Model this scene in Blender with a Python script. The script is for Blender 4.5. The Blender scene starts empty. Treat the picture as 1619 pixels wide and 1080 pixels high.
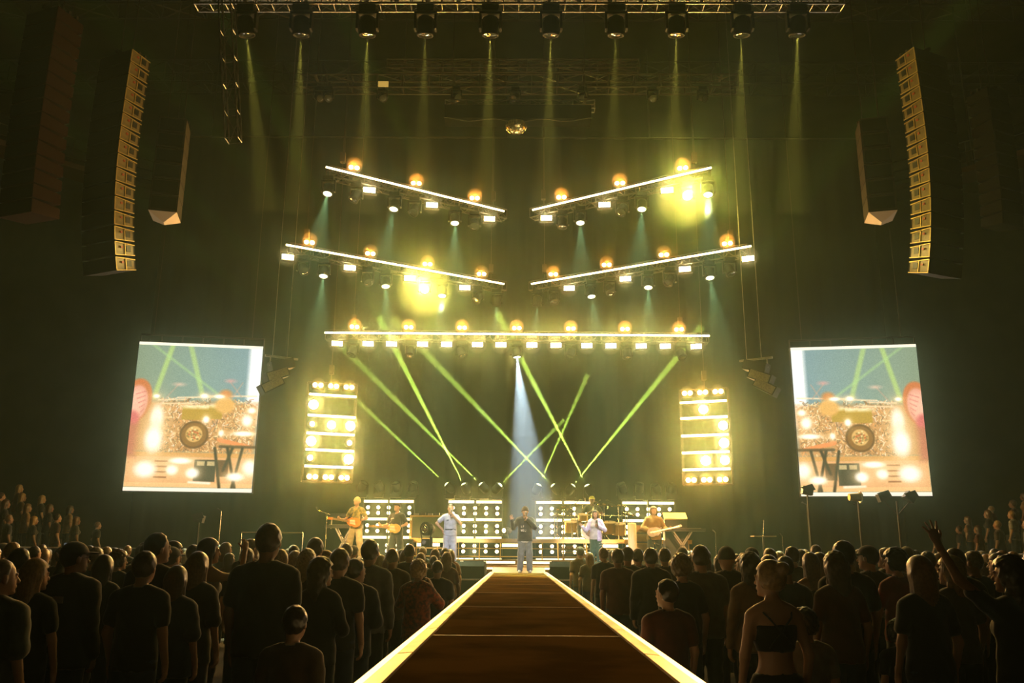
import bpy, math, random
import numpy as np
from mathutils import Vector, Matrix, Euler
random.seed(7)
PI = math.pi
scene = bpy.context.scene
COL = scene.collection
# ---------------------------------------------------------------- camera
FPX, CAMZ = 1340.0, 1.65
cam_data = bpy.data.cameras.new('camera')
cam = bpy.data.objects.new('camera', cam_data)
COL.objects.link(cam)
cam_data.sensor_fit = 'HORIZONTAL'
cam_data.sensor_width = 36.0
cam_data.lens = 36.0 * FPX / 1619.0
cam_data.clip_start, cam_data.clip_end = 0.05, 300
PITCH, YAW, ROLL = math.atan(331 / FPX), math.radians(0.37), math.radians(0.4)
CROT = Matrix.Rotation(YAW, 3, 'Z') @ Matrix.Rotation(PI / 2 + PITCH, 3, 'X') @ Matrix.Rotation(ROLL, 3, 'Z')
cam.matrix_world = Matrix.Translation((0, 0, CAMZ)) @ CROT.to_4x4()
scene.camera = cam
# ---------------------------------------------------------------- haze (world volume), exposure
world = bpy.data.worlds.new('arena_air')
scene.world = world
world.use_nodes = True
wn = world.node_tree.nodes
for n in list(wn): wn.remove(n)
wo = wn.new('ShaderNodeOutputWorld')
wb = wn.new('ShaderNodeBackground'); wb.inputs[0].default_value = (0, 0, 0, 1)
va = wn.new('ShaderNodeAddShader')
for k, (dens, g) in enumerate(((0.0020, 0.96), (0.0021, 0.12))):     # forward glow of fog droplets plus fine smoke
    vs = wn.new('ShaderNodeVolumeScatter')
    vs.inputs['Color'].default_value = (0.62, 0.93, 0.72, 1)
    vs.inputs['Density'].default_value = dens
    vs.inputs['Anisotropy'].default_value = g
    world.node_tree.links.new(vs.outputs[0], va.inputs[k])
world.node_tree.links.new(wb.outputs[0], wo.inputs[0])
world.node_tree.links.new(va.outputs[0], wo.inputs[1])
scene.view_settings.view_transform = 'Standard'
scene.view_settings.look = 'None'
scene.view_settings.gamma = 1.0
scene.view_settings.exposure = 0.0
scene.view_settings.use_curve_mapping = False
cy = scene.cycles
cy.volume_bounces = 0
cy.max_bounces = 2
cy.diffuse_bounces = 1
cy.glossy_bounces = 1
cy.transmission_bounces = 2
cy.transparent_max_bounces = 48
cy.sample_clamp_indirect = 1.5
cy.sample_clamp_direct = 0.0
cy.caustics_reflective = False
cy.caustics_refractive = False
cy.use_light_tree = True
# ---------------------------------------------------------------- pixel to world helpers
def ray(px, py):
    d = CROT @ Vector((px - 809.5, 540 - py, -FPX))
    return d / d.y
def at(px, py, Y):
    return Vector((0, 0, CAMZ)) + ray(px, py) * Y
def atz(px, py, z):
    r = ray(px, py)
    return Vector((0, 0, CAMZ)) + r * ((z - CAMZ) / r.z)
# ---------------------------------------------------------------- materials
MATS = {}
def mat(name, col, rough=0.6, metal=0.0, emit=None, strength=0.0, noise=None, bump=0.0, spec=0.5, sheen=0.0):
    if name in MATS: return MATS[name]
    m = bpy.data.materials.new(name); MATS[name] = m
    m.use_nodes = True
    nt = m.node_tree; b = nt.nodes['Principled BSDF']
    b.inputs['Base Color'].default_value = (*col, 1)
    b.inputs['Roughness'].default_value = rough
    b.inputs['Metallic'].default_value = metal
    b.inputs['Specular IOR Level'].default_value = spec
    if sheen: b.inputs['Sheen Weight'].default_value = sheen
    if emit:
        b.inputs['Emission Color'].default_value = (*emit, 1)
        b.inputs['Emission Strength'].default_value = strength
    if noise or bump:
        tc = nt.nodes.new('ShaderNodeTexCoord')
        nz = nt.nodes.new('ShaderNodeTexNoise')
        nz.inputs['Scale'].default_value = (noise or (8, 0.3))[0]
        nz.inputs['Detail'].default_value = 4
        nt.links.new(tc.outputs['Object'], nz.inputs['Vector'])
        if noise:
            cr = nt.nodes.new('ShaderNodeValToRGB')
            k = noise[1]
            c2 = noise[2] if len(noise) > 2 else tuple(c * (1 - k) for c in col)
            cr.color_ramp.elements[0].position = 0.38; cr.color_ramp.elements[1].position = 0.62
            cr.color_ramp.elements[0].color = (*c2, 1); cr.color_ramp.elements[1].color = (*col, 1)
            nt.links.new(nz.outputs['Fac'], cr.inputs['Fac'])
            nt.links.new(cr.outputs['Color'], b.inputs['Base Color'])
        if bump:
            bp = nt.nodes.new('ShaderNodeBump'); bp.inputs['Strength'].default_value = bump
            nt.links.new(nz.outputs['Fac'], bp.inputs['Height'])
            nt.links.new(bp.outputs['Normal'], b.inputs['Normal'])
    return m
def glow(name, col, strength, sampled=False):
    m = mat(name, (0.05, 0.05, 0.05), 0.4, emit=col, strength=strength)
    if not sampled: m.cycles.emission_sampling = 'NONE'
    return m
BLACK = mat('black_powder_coat', (0.012, 0.012, 0.012), 0.45, noise=(20, 0.4))
CASE = mat('fixture_plastic', (0.006, 0.006, 0.005), 0.6, spec=0.12)
STEEL = mat('truss_aluminium', (0.35, 0.34, 0.31), 0.4, 0.9, noise=(6, 0.3))
DARKSTEEL = mat('dark_truss_steel', (0.06, 0.055, 0.045), 0.45, 0.7)
GRILLE = mat('speaker_grille', (0.010, 0.009, 0.008), 0.8, noise=(60, 0.4), spec=0.1)
DRAPE = mat('black_drape', (0.012, 0.013, 0.010), 0.95, noise=(1.2, 0.5))
CONCRETE = mat('arena_concrete', (0.045, 0.038, 0.026), 0.9, noise=(0.5, 0.5), bump=0.1)
CHROME = mat('chrome_hardware', (0.7, 0.66, 0.55), 0.22, 1.0)
# ---------------------------------------------------------------- mesh builder
class MB:
    def __init__(s): s.v, s.f, s.n = [], [], 0
    def add(s, vs, fs):
        s.v.extend([tuple(v) for v in vs]); s.f.extend([tuple(i + s.n for i in f) for f in fs]); s.n += len(vs); return s
    def box(s, c, d, M=None):
        x, y, z = d[0] / 2, d[1] / 2, d[2] / 2
        P = [Vector((i * x, j * y, k * z)) for i in (-1, 1) for j in (-1, 1) for k in (-1, 1)]
        if M: P = [M @ p for p in P]
        c = Vector(c)
        return s.add([c + p for p in P], [(0, 1, 3, 2), (4, 6, 7, 5), (0, 4, 5, 1), (2, 3, 7, 6), (0, 2, 6, 4), (1, 5, 7, 3)])
    def bar(s, p, q, w, h=None, up=(0, 0, 1)):
        p, q = Vector(p), Vector(q); h = h or w
        d = (q - p); L = d.length; d.normalize()
        u = Vector(up)
        if abs(d.dot(u)) > 0.98: u = Vector((1, 0, 0))
        sd = d.cross(u).normalized(); u = sd.cross(d)
        M = Matrix((sd, d, u)).transposed()
        return s.box((p + q) / 2, (w, L, h), M)
    def tube(s, p, q, r, r2=None, n=8, caps=True):
        p, q = Vector(p), Vector(q); r2 = r if r2 is None else r2
        d = (q - p).normalized(); u = Vector((0, 0, 1)) if abs(d.z) < 0.9 else Vector((1, 0, 0))
        a = d.cross(u).normalized(); b = d.cross(a)
        vs = []
        for (c, rr) in ((p, r), (q, r2)):
            for i in range(n):
                t = 2 * PI * i / n
                vs.append(c + (a * math.cos(t) + b * math.sin(t)) * rr)
        fs = [(i, (i + 1) % n, n + (i + 1) % n, n + i) for i in range(n)]
        if caps: fs += [tuple(range(n))[::-1], tuple(range(n, 2 * n))]
        return s.add(vs, fs)
    def path(s, pts, r, n=6):
        for a, b in zip(pts[:-1], pts[1:]): s.tube(a, b, r, n=n)
        return s
    def lathe(s, prof, n=16, M=None, c=(0, 0, 0)):
        vs, c = [], Vector(c)
        for (r, z) in prof:
            for i in range(n):
                t = 2 * PI * i / n
                p = Vector((r * math.cos(t), r * math.sin(t), z))
                vs.append((M @ p if M else p) + c)
        fs = []
        for j in range(len(prof) - 1):
            for i in range(n):
                fs.append((j * n + i, j * n + (i + 1) % n, (j + 1) * n + (i + 1) % n, (j + 1) * n + i))
        if prof[0][0] > 1e-4: fs.append(tuple(range(n))[::-1])
        if prof[-1][0] > 1e-4: fs.append(tuple(range((len(prof) - 1) * n, len(prof) * n)))
        return s.add(vs, fs)
    def ball(s, c, r, n=10, m=7, sc=(1, 1, 1)):
        prof = [(max(1e-5, math.sin(PI * j / m)) * r, -math.cos(PI * j / m) * r) for j in range(m + 1)]
        return s.lathe(prof, n, Matrix.Diagonal(sc), c)
    def poly(s, pts, th, M=None, c=(0, 0, 0)):
        """flat outline in local xz, thickness th along y"""
        c = Vector(c); n = len(pts)
        P = [Vector((x, -th / 2, z)) for x, z in pts] + [Vector((x, th / 2, z)) for x, z in pts]
        P = [(M @ p if M else p) + c for p in P]
        return s.add(P, [tuple(range(n)), tuple(range(n, 2 * n))[::-1]] + [((i + 1) % n, i, n + i, n + (i + 1) % n) for i in range(n)])
    def mesh(s, name, m, smooth=False):
        me = bpy.data.meshes.new(name)
        me.from_pydata(s.v, [], s.f)
        if smooth: me.polygons.foreach_set('use_smooth', [True] * len(me.polygons))
        if m: me.materials.append(m)
        me.update()
        return me
    def build(s, name, m, parent=None, loc=None, smooth=False):
        return put(name, s.mesh(name, m, smooth), parent, loc)
def put(name, me, parent=None, loc=None, rot=None):
    o = bpy.data.objects.new(name, me); COL.objects.link(o)
    if parent: o.parent = parent
    if loc is not None: o.location = loc
    if rot is not None: o.rotation_euler = rot
    return o
def tag(o, label=None, cat=None, group=None, kind=None):
    if label: o['label'] = label
    if cat: o['category'] = cat
    if group: o['group'] = group
    if kind: o['kind'] = kind
    return o
def empty(name, loc=(0, 0, 0), rz=0.0, label=None, cat=None, group=None):
    o = bpy.data.objects.new(name, None); COL.objects.link(o)
    o.location = loc; o.rotation_euler = (0, 0, rz); o.empty_display_size = 0.1
    return tag(o, label, cat, group)
KIDS = {}
def copy_tree(o, parent=None, kids=None):
    c = o.copy(); COL.objects.link(c)
    if parent: c.parent = parent
    for ch in list(o.children): copy_tree(ch, c)
    return c
def lamp(kind, name, parent, loc, energy, col, size=0.05, spot=None, blend=0.2, rot=None):
    l = bpy.data.lights.new(name, kind)
    l.energy = energy; l.color = col
    if kind in ('POINT', 'SPOT'): l.shadow_soft_size = size
    if kind == 'SPOT': l.spot_size = spot; l.spot_blend = blend
    if kind == 'AREA': l.shape = 'RECTANGLE'; l.size, l.size_y = size
    o = bpy.data.objects.new(name, l); COL.objects.link(o)
    o.parent = parent; o.location = loc
    if rot is not None: o.rotation_euler = rot
    return o
def aim(d, roll=0):
    """euler that turns local -Z (and fixture nose) along d"""
    return Vector(d).normalized().to_track_quat('-Z', 'Y').to_euler()
# ================================================================ SETTING
def struct(o): o['kind'] = 'structure'; return o
struct(MB().box((0, 22, -0.05), (90, 84, 0.1)).build('floor', CONCRETE))
struct(MB().box((0, 22, 30.1), (90, 84, 0.2)).build('ceiling', CONCRETE))
struct(MB().box((-45, 22, 15), (0.3, 84, 30)).build('wall_left', CONCRETE))
struct(MB().box((45, 22, 15), (0.3, 84, 30)).build('wall_right', CONCRETE))
struct(MB().box((0, 64, 15), (90, 0.3, 30)).build('wall_back', CONCRETE))
struct(MB().box((0, -20, 15), (90, 0.3, 30)).build('wall_front', CONCRETE))
# ================================================================ LIGHTING RIG
WARM = (1.0, 0.80, 0.36)
YEL = (1.0, 0.86, 0.42)
AMBER = (1.0, 0.29, 0.02)
GREENW = (0.72, 1.0, 0.55)
LED = glow('led_tube_warm_white', (1.0, 0.84, 0.46), 6)
G_BLIND = glow('blinder_lamp_amber_white', (1.0, 0.66, 0.26), 9)
G_STROBE = glow('strobe_lamp_warm_white', (1.0, 0.82, 0.42), 9)
G_WASH = glow('wash_lens_pale_green_white', (0.95, 1.0, 0.62), 3)
G_BEAM = glow('beam_lens_pale_green', (0.9, 1.0, 0.5), 3)
G_STAR = glow('spot_lens_bright_yellow', (1.0, 0.9, 0.4), 30)
def truss_between(p, q, w, label, name='light_truss', mat_=DARKSTEEL, cat='truss', group=None, r=0.025, every=None, droop=None):
    """box truss p to q; chord tubes are parts, the lattice is one part"""
    p, q = Vector(p), Vector(q)
    d = q - p; L = d.length; dn = d.normalized()
    up = Vector((0, 0, 1)) if abs(dn.z) < 0.9 else Vector((0, 1, 0))
    sd = dn.cross(up).normalized(); up = sd.cross(dn)
    root = empty(name, p, 0, label, cat, group)
    h = w / 2
    cs = [sd * a * h + up * b * h for a, b in ((-1, -1), (1, -1), (1, 1), (-1, 1))]
    for c in cs: MB().tube(c, d + c, r, n=6).build('chord', mat_, root)
    lat = MB(); n = max(2, int(L / (every or w * 1.15)))
    for i in range(n + 1):
        a = dn * (L * i / n)
        for k in range(4):
            lat.tube(a + cs[k], a + cs[(k + 1) % 4], r * 0.6, n=4, caps=False)
            if i < n:
                b = dn * (L * (i + 1) / n)
                if i % 2: lat.tube(a + cs[k], b + cs[(k + 1) % 4], r * 0.5, n=4, caps=False)
                else: lat.tube(a + cs[(k + 1) % 4], b + cs[k], r * 0.5, n=4, caps=False)
    tag(lat.build('lattice', mat_, root), kind='stuff')
    return root
FOG = {}
def fog(parent, c, r, dens=0.16):
    """ball of smoke added around a big lamp to imitate its glare halo"""
    k = (round(r, 3), dens)
    if k not in FOG:
        m = bpy.data.materials.new('lamp_halo_smoke'); m.use_nodes = True; nt = m.node_tree
        for n in list(nt.nodes): nt.nodes.remove(n)
        o = nt.nodes.new('ShaderNodeOutputMaterial'); v = nt.nodes.new('ShaderNodeVolumeScatter')
        v.inputs['Color'].default_value = (0.9, 0.9, 0.85, 1); v.inputs['Density'].default_value = dens; v.inputs['Anisotropy'].default_value = 0.2
        nt.links.new(v.outputs[0], o.inputs['Volume'])
        FOG[k] = MB().ball((0, 0, 0), r, 14, 9).mesh('added_smoke', m)
    return tag(put('added_smoke', FOG[k], parent, c), kind='stuff')
def facing(p, toward=Vector((0, 4, 3))):
    """z rotation that turns local -Y toward a point"""
    d = toward - p
    return math.atan2(d.x, -d.y)
# ---- fixtures, each with its front along local -Y, hanging/standing point at the origin
def make_blinder():
    r = empty('blinder_light')
    MB().box((0, 0.05, 0.13), (0.40, 0.12, 0.2)).build('housing', CASE, r)
    y = MB(); y.bar((-0.22, 0.05, 0.13), (-0.22, 0.05, -0.03), 0.03, 0.012); y.bar((0.22, 0.05, 0.13), (0.22, 0.05, -0.03), 0.03, 0.012)
    y.bar((-0.22, 0.05, -0.03), (0.22, 0.05, -0.03), 0.03, 0.012); y.build('yoke', CASE, r)
    for s in (-1, 1):
        MB().lathe([(0.070, 0.02), (0.060, 0.0), (0.04, 0.012), (0.001, 0.02)], 14, Matrix.Rotation(PI / 2, 3, 'X'), (s * 0.085, 0.0, 0.13)).build('lamp', G_BLIND, r)
    lamp('POINT', 'blinder_glow', r, (0, -0.12, 0.15), P_BLIND, AMBER, 0.05)
    fog(r, (0, -0.12, 0.15), 0.25, 0.30)
    return r
def make_strobe():
    r = empty('strobe_light')
    MB().box((0, 0.06, -0.14), (0.44, 0.12, 0.22)).build('housing', CASE, r)
    y = MB(); y.bar((-0.235, 0.06, -0.14), (-0.235, 0.06, 0.02), 0.03, 0.012); y.bar((0.235, 0.06, -0.14), (0.235, 0.06, 0.02), 0.03, 0.012)
    y.bar((-0.235, 0.06, 0.02), (0.235, 0.06, 0.02), 0.03, 0.012); y.build('yoke', CASE, r)
    for k in (-1, 0, 1):
        MB().box((k * 0.118, -0.008, -0.14), (0.108, 0.02, 0.155)).build('lamp', G_STROBE, r)
    lamp('POINT', 'strobe_glow', r, (0, -0.12, -0.14), P_STROBE, YEL, 0.06)
    fog(r, (0, -0.12, -0.14), 0.33, 0.12)
    return r
def make_head(lens_mat, name='moving_head_light', down=True, dome=False):
    """moving head: base, yoke, and head aimed by an inner part; local -Z is the beam"""
    r = empty(name)
    s = -1 if down else 1
    MB().box((0, 0, s * 0.06), (0.30, 0.24, 0.12)).build('base', CASE, r)
    y = MB(); 
    for k in (-1, 1): y.box((k * 0.185, 0, s * 0.29), (0.04, 0.13, 0.34))
    y.box((0, 0, s * 0.14), (0.41, 0.14, 0.05)); y.build('yoke', CASE, r)
    h = MB().lathe([(0.06, 0.19), (0.13, 0.15), (0.15, 0.05), (0.14, -0.1), (0.155, -0.13), (0.155, -0.17), (0.13, -0.175), (0.12, -0.15)], 16).build('head', CASE, r, (0, 0, s * 0.38), True)
    MB().lathe([(0.10, -0.155), (0.09, -0.185), (0.055, -0.205), (0.001, -0.215)] if dome else [(0.125, -0.158), (0.08, -0.17), (0.001, -0.175)], 16).build('lens', lens_mat, h)
    return r
P_BLIND, P_STROBE = 62, 18
blinder0 = make_blinder(); strobe0 = make_strobe()
G_OFF = mat('dark_lens_glass', (0.03, 0.035, 0.03), 0.08, spec=0.9)
wash0 = make_head(G_WASH, 'wash_light')
dark0 = make_head(G_OFF, 'moving_head_light')
beam0 = make_head(G_BEAM, 'beam_light', down=False, dome=True)
upright0 = make_head(G_OFF, 'moving_head_light', down=False)
def inst(proto, loc, rz=0, label=None, cat=None, group=None, hd=None, sc=1.0):
    o = copy_tree(proto)
    o.location = loc; o.rotation_euler = (0, 0, rz); o.scale = (sc, sc, sc)
    tag(o, label, cat, group)
    if hd is not None:
        for ch in o.children:
            if ch.name.startswith('head'):
                ch.rotation_euler = aim(Matrix.Rotation(-rz, 3, 'Z') @ Vector(hd))
    return o
def spot_on(o, energy, col, ang, blend=0.15, size=0.03):
    for ch in o.children:
        if ch.name.startswith('head'):
            return lamp('SPOT', 'beam', ch, (0, 0, -0.2), energy, col, size, ang, blend)
def smoke_mat(name, dens, g=0.0):
    m = bpy.data.materials.new(name); m.use_nodes = True; nt = m.node_tree
    for n in list(nt.nodes): nt.nodes.remove(n)
    o = nt.nodes.new('ShaderNodeOutputMaterial'); v = nt.nodes.new('ShaderNodeVolumeScatter')
    v.inputs['Color'].default_value = (0.85, 0.9, 0.8, 1); v.inputs['Density'].default_value = dens; v.inputs['Anisotropy'].default_value = g
    nt.links.new(v.outputs[0], o.inputs['Volume']); return m
SMOKE = smoke_mat('beam_smoke', 0.05)
SMOKE_THIN = smoke_mat('beam_smoke_faint', 0.012)
def shaft(o, energy, col, r0, deg, L, m=None):
    """a collimated beam: a disk light with a narrow spread shining through the smoke cone added along the beam to make it show"""
    for ch in o.children:
        if ch.name.startswith('head'):
            zc = -0.24 if o.name.startswith('beam') else -0.185
            l = lamp('SPOT', 'beam', ch, (0, 0, zc + .005), energy, col, 0.02, math.radians(deg), 0.35)
            r1 = r0 + L * math.tan(math.radians(deg / 2))
            MB().lathe([(r1, zc - L), (r0, zc)], 16).build('light_beam', m or SMOKE, ch)
            return l
# ---- the five lit trusses
z_up = at(515, 264, 22.0).z
z_mid = at(452, 387, 23.5).z
def level(px, py, z): return atz(px, py, z)
TR = {}
ORD = ['first', 'second', 'third', 'fourth', 'fifth', 'sixth', 'seventh', 'eighth', 'ninth', 'tenth', 'eleventh', 'twelfth', 'thirteenth', 'fourteenth']
def lit_truss(key, a, b, desc, strobes, blinders, washes, darks, star=None):
    p, q = a, b
    back = Vector((0, 0.32, 0))
    truss_between(p + back + Vector((0, 0, -0.02)), q + back + Vector((0, 0, -0.02)), 0.3, 'dark box truss carrying the fixtures of ' + desc, 'lighting_truss', DARKSTEEL)
    # LED bar in pieces of ~1 m
    d = q - p; n = max(2, round(d.length / 1.0)); dn = d.normalized()
    bar = empty('light_bar', p, 0, 'long glowing warm white tube along ' + desc, 'light bar')
    MB().bar(dn * 0 + Vector((0, 0.05, 0)), d + Vector((0, 0.05, 0)), 0.06, 0.07).build('housing', CASE, bar)
    for i in range(n):
        u, v = d * (i / n) + dn * 0.006, d * ((i + 1) / n) - dn * 0.006
        MB().tube(u, v, 0.030, n=8).build('tube', LED, bar)
    m = max(3, n // 2)
    for i in range(m):
        lamp('POINT', 'tube_glow', bar, d * ((i + 0.5) / m) + Vector((0, -0.12, 0.0)), 5, YEL, 0.08)
    for k_, t_ in enumerate((0.07, 0.93)):
        c_ = p + back + d * t_ + Vector((0, 0, .155))
        hc = MB().tube((0, 0, 0), (0, 0, 29.99 - c_.z), .012, n=5).box((0, 0, .4), (.14, .14, .3)).box((0, 0, 0), (.08, .36, .02)).build('hoist_chain', DARKSTEEL, None, c_)
        tag(hc, f'thin hoist chain holding the {"left" if k_ == 0 else "right"} end of {desc}', 'chain')
    def onx(px):   # point on the bar with this image x
        lo, hi = 0.0, 1.0
        for _ in range(30):
            t = (lo + hi) / 2; w = CROT.transposed() @ (p + d * t - Vector((0, 0, CAMZ)))
            x = 809.5 + FPX * w.x / -w.z
            if x < px: lo = t
            else: hi = t
        return p + d * lo
    for i, px in enumerate(blinders):
        c = onx(px) + Vector((0, 0.1, 0.1))
        inst(blinder0, c, facing(c), f'{ORD[i]} orange twin lamp blinder from the left on top of {desc}', 'light', 'blinders on ' + key)
    for i, px in enumerate(strobes):
        c = onx(px) + Vector((0, 0.1, -0.2))
        inst(strobe0, c, facing(c), f'{ORD[i]} bright rectangular strobe from the left under {desc}', 'light', 'strobes under ' + key)
    for i, px in enumerate(washes):
        c = onx(px) + Vector((0, 0.25, -0.18))
        hd = Vector((random.uniform(-.12, .12), -0.30 if abs(px - 816) > 60 else 0.45, -1))
        o = inst(wash0, c, 0, f'{ORD[i]} pale green wash light from the left under {desc}', 'light', 'wash lights under ' + key, hd)
        spot_on(o, P_WASH, GREENW, math.radians(26), 0.6)
    for i, px in enumerate(darks):
        c = onx(px) + Vector((0, 0.25, -0.18))
        hd = Vector((random.uniform(-.6, .6), random.uniform(-.7, -.1), -1))
        inst(dark0, c, 0, f'{ORD[i]} unlit moving head from the left under {desc}', 'light', 'unlit moving heads under ' + key, hd)
    for (px, dz) in star or ():
        c = onx(px) + Vector((0, 0.25, dz))
        o = inst(star0, c, 0, 'dazzling yellow spotlight aimed at the audience under ' + desc, 'light', None, Vector((0, 0.6, 1.65)) - c)
        for ch in o.children:
            if ch.name.startswith('head'):
                lamp('POINT', 'flare', ch, (0, 0, -0.24), P_STAR, (1.0, 0.78, 0.10), 0.1); fog(ch, (0, 0, -.3), 0.9, 0.04)
    return p, q, onx
P_WASH, P_STAR = 13000, 800
star0 = make_head(G_STAR, 'spotlight')
lit_truss('the upper left truss', level(515, 264, z_up), level(797, 334, z_up), 'the upper left slanting truss',
          [584, 683, 774], [558, 657, 750], [518, 623, 719], [562, 655, 750])
lit_truss('the upper right truss', level(842, 332, z_up), level(1125, 265, z_up), 'the upper right slanting truss',
          [864, 956, 1055], [888, 981, 1081], [918, 1016, 1121], [890, 985], star=[(1088, -0.2)])
lit_truss('the middle left truss', level(452, 387, z_mid), level(797, 449, z_mid), 'the middle left slanting truss',
          [455, 553, 648, 735], [487, 584, 675, 761], [511, 609, 699, 785], [478, 580, 755], star=[(671, -0.2)])
lit_truss('the middle right truss', level(840, 449, z_mid), level(1188, 389, z_mid), 'the middle right slanting truss',
          [900, 989, 1083, 1183], [875, 960, 1051, 1152], [850, 935, 1026, 1123], [876, 965, 1060, 1155])
zl = at(816, 529, 27.0)
_p, _q, ONX = lit_truss('the long low truss', at(513, 526, 27.0), at(1122, 531, 27.0), 'the long low horizontal truss',
          [533, 582, 619, 668, 706, 755, 792, 841, 879, 928, 966, 1014, 1052, 1101], [559, 645, 730, 817, 903, 989, 1075], [], [557, 648, 730, 903, 992, 1078])
# white key spot in the middle of the low truss
c = ONX(817) + Vector((0, 0.25, -0.18))
o = inst(wash0, c, 0, 'pale blue white spotlight at the middle of the long low truss', 'light', None, at(838, 767, 26.6) - at(817, 548, 27.2))
spot_on(o, 42000, (0.62, 0.78, 1.0), math.radians(19), 0.5)
for ch in o.children:
    if ch.name.startswith('head'): MB().lathe([(0.05 + 5.9 * math.tan(math.radians(9.5)), -6.1), (0.05, -0.21)], 20).build('light_beam', smoke_mat('beam_smoke_thin', 0.02), ch)  # cone of thicker haze added so the beam shows
# ---- beams from the moving heads on the wall of lights
def beam(px, py, tx, ty, Y, energy, i, Y2=None, ang=2.6):
    a = at(px, py, Y); b = at(tx, ty, Y2 or Y - 0.5)
    dr = (b - a).normalized()
    o = inst(beam0, a - Vector((0, 0, 0.38)) - dr * 0.17, 0, f'{ORD[i]} lit beam light from the left on top of the light panels', 'light', 'beam lights on the light panels', dr)
    shaft(o, energy, (0.55, 0.85, 0.10), 0.03, ang, (b - a).length * 1.25)
    return o
BY = 29.3
BEAMS = [(706, 766, 577, 645, .6), (733, 766, 626, 555, 1.6), (760, 766, 577, 584, .8), (791, 767, 870, 686, .6),
         (852, 767, 913, 629, .7), (874, 768, 672, 557, 1.0), (906, 768, 1068, 568, 1.3), (928, 768, 815, 550, 1.6)]
for i, (a, b_, c_, d_, e) in enumerate(BEAMS): beam(a, b_, c_, d_, BY, 260000 * e, i)
# ---- front truss overhead, eleven hanging heads with dim yellow beams
pa, pb = at(380, 3, 17.0), at(1262, 3, 17.0)
truss_between(pa + Vector((-1.0, 0, 0.0)), pb + Vector((1.0, 0, 0.0)), 0.3, 'high front truss along the top edge with hanging moving heads', 'front_truss', STEEL, r=0.02)
for i, px in enumerate([392, 479, 583, 674, 776, 871, 973, 1068, 1171, 1258]):
    c = at(px, 3, 17.0) + Vector((0, 0, -0.160))
    o = inst(dark0, c, 0, f'{ORD[i]} big dark moving head from the left on the high front truss', 'light', 'moving heads on the high front truss',
             Vector(((0.12 if px < 450 else -0.02), 0.25, -1)), 1.25)
    shaft(o, 6500 if i not in (3, 6) else 3500, (1.0, 0.8, 0.12), 0.08, 9, 3.2, SMOKE_THIN)

# lamps of the rig that point out over the audience, and unseen key lights added to brighten the performers
for (px, py, Y, tx, e) in ((671, 449, 24.2, -5, 700), (1088, 303, 22.8, 5, 1500)):
    a_ = at(px, py, Y) + Vector((0, -.3, 0))
    lamp('SPOT', 'audience_light', None, a_, e, (1.0, 0.55, 0.16), 0.15, math.radians(75), 0.6, aim(Vector((tx, 9, 1.5)) - a_))
for (tx, ty, tz, e, c_) in ((.25, 22.7, 2.1, 48000, (1, .95, .85)), (-1.95, 24.6, 2.2, 48000, (.95, .97, 1)), (2.35, 24.6, 2.2, 48000, (1, .95, 1)), (-4.6, 24.6, 2.3, 52000, (1, .62, .2)), (-3.5, 25.4, 2.2, 48000, (1, .62, .25)), (4.1, 25.0, 2.2, 52000, (1, .5, .15))):
    a_ = Vector((tx * 1.5, -6, 13))
    lamp('SPOT', 'added_key_light', None, a_, e, c_, 0.12, math.radians(4.5), 0.5, aim(Vector((tx, ty, tz)) - a_))

lamp('AREA', 'truss_wash', None, ONX(817) + Vector((0, -.25, -.1)), 800, (1.0, 0.56, 0.16), (11.5, 0.12), rot=(math.radians(-68), 0, 0))

for (px, py, s_) in ((240, 395, -1), (1412, 395, 1)):      # spot added without a fixture to brighten the lower boxes of the main loudspeaker columns
    a_ = at(816 + s_ * 300, 400, 24.0); b_ = at(px, py, 19.5)
    lamp('SPOT', 'added_side_light', None, a_, 6500, (1.0, 0.78, 0.25), 0.1, math.radians(14), 0.9, aim(b_ - a_))
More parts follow.
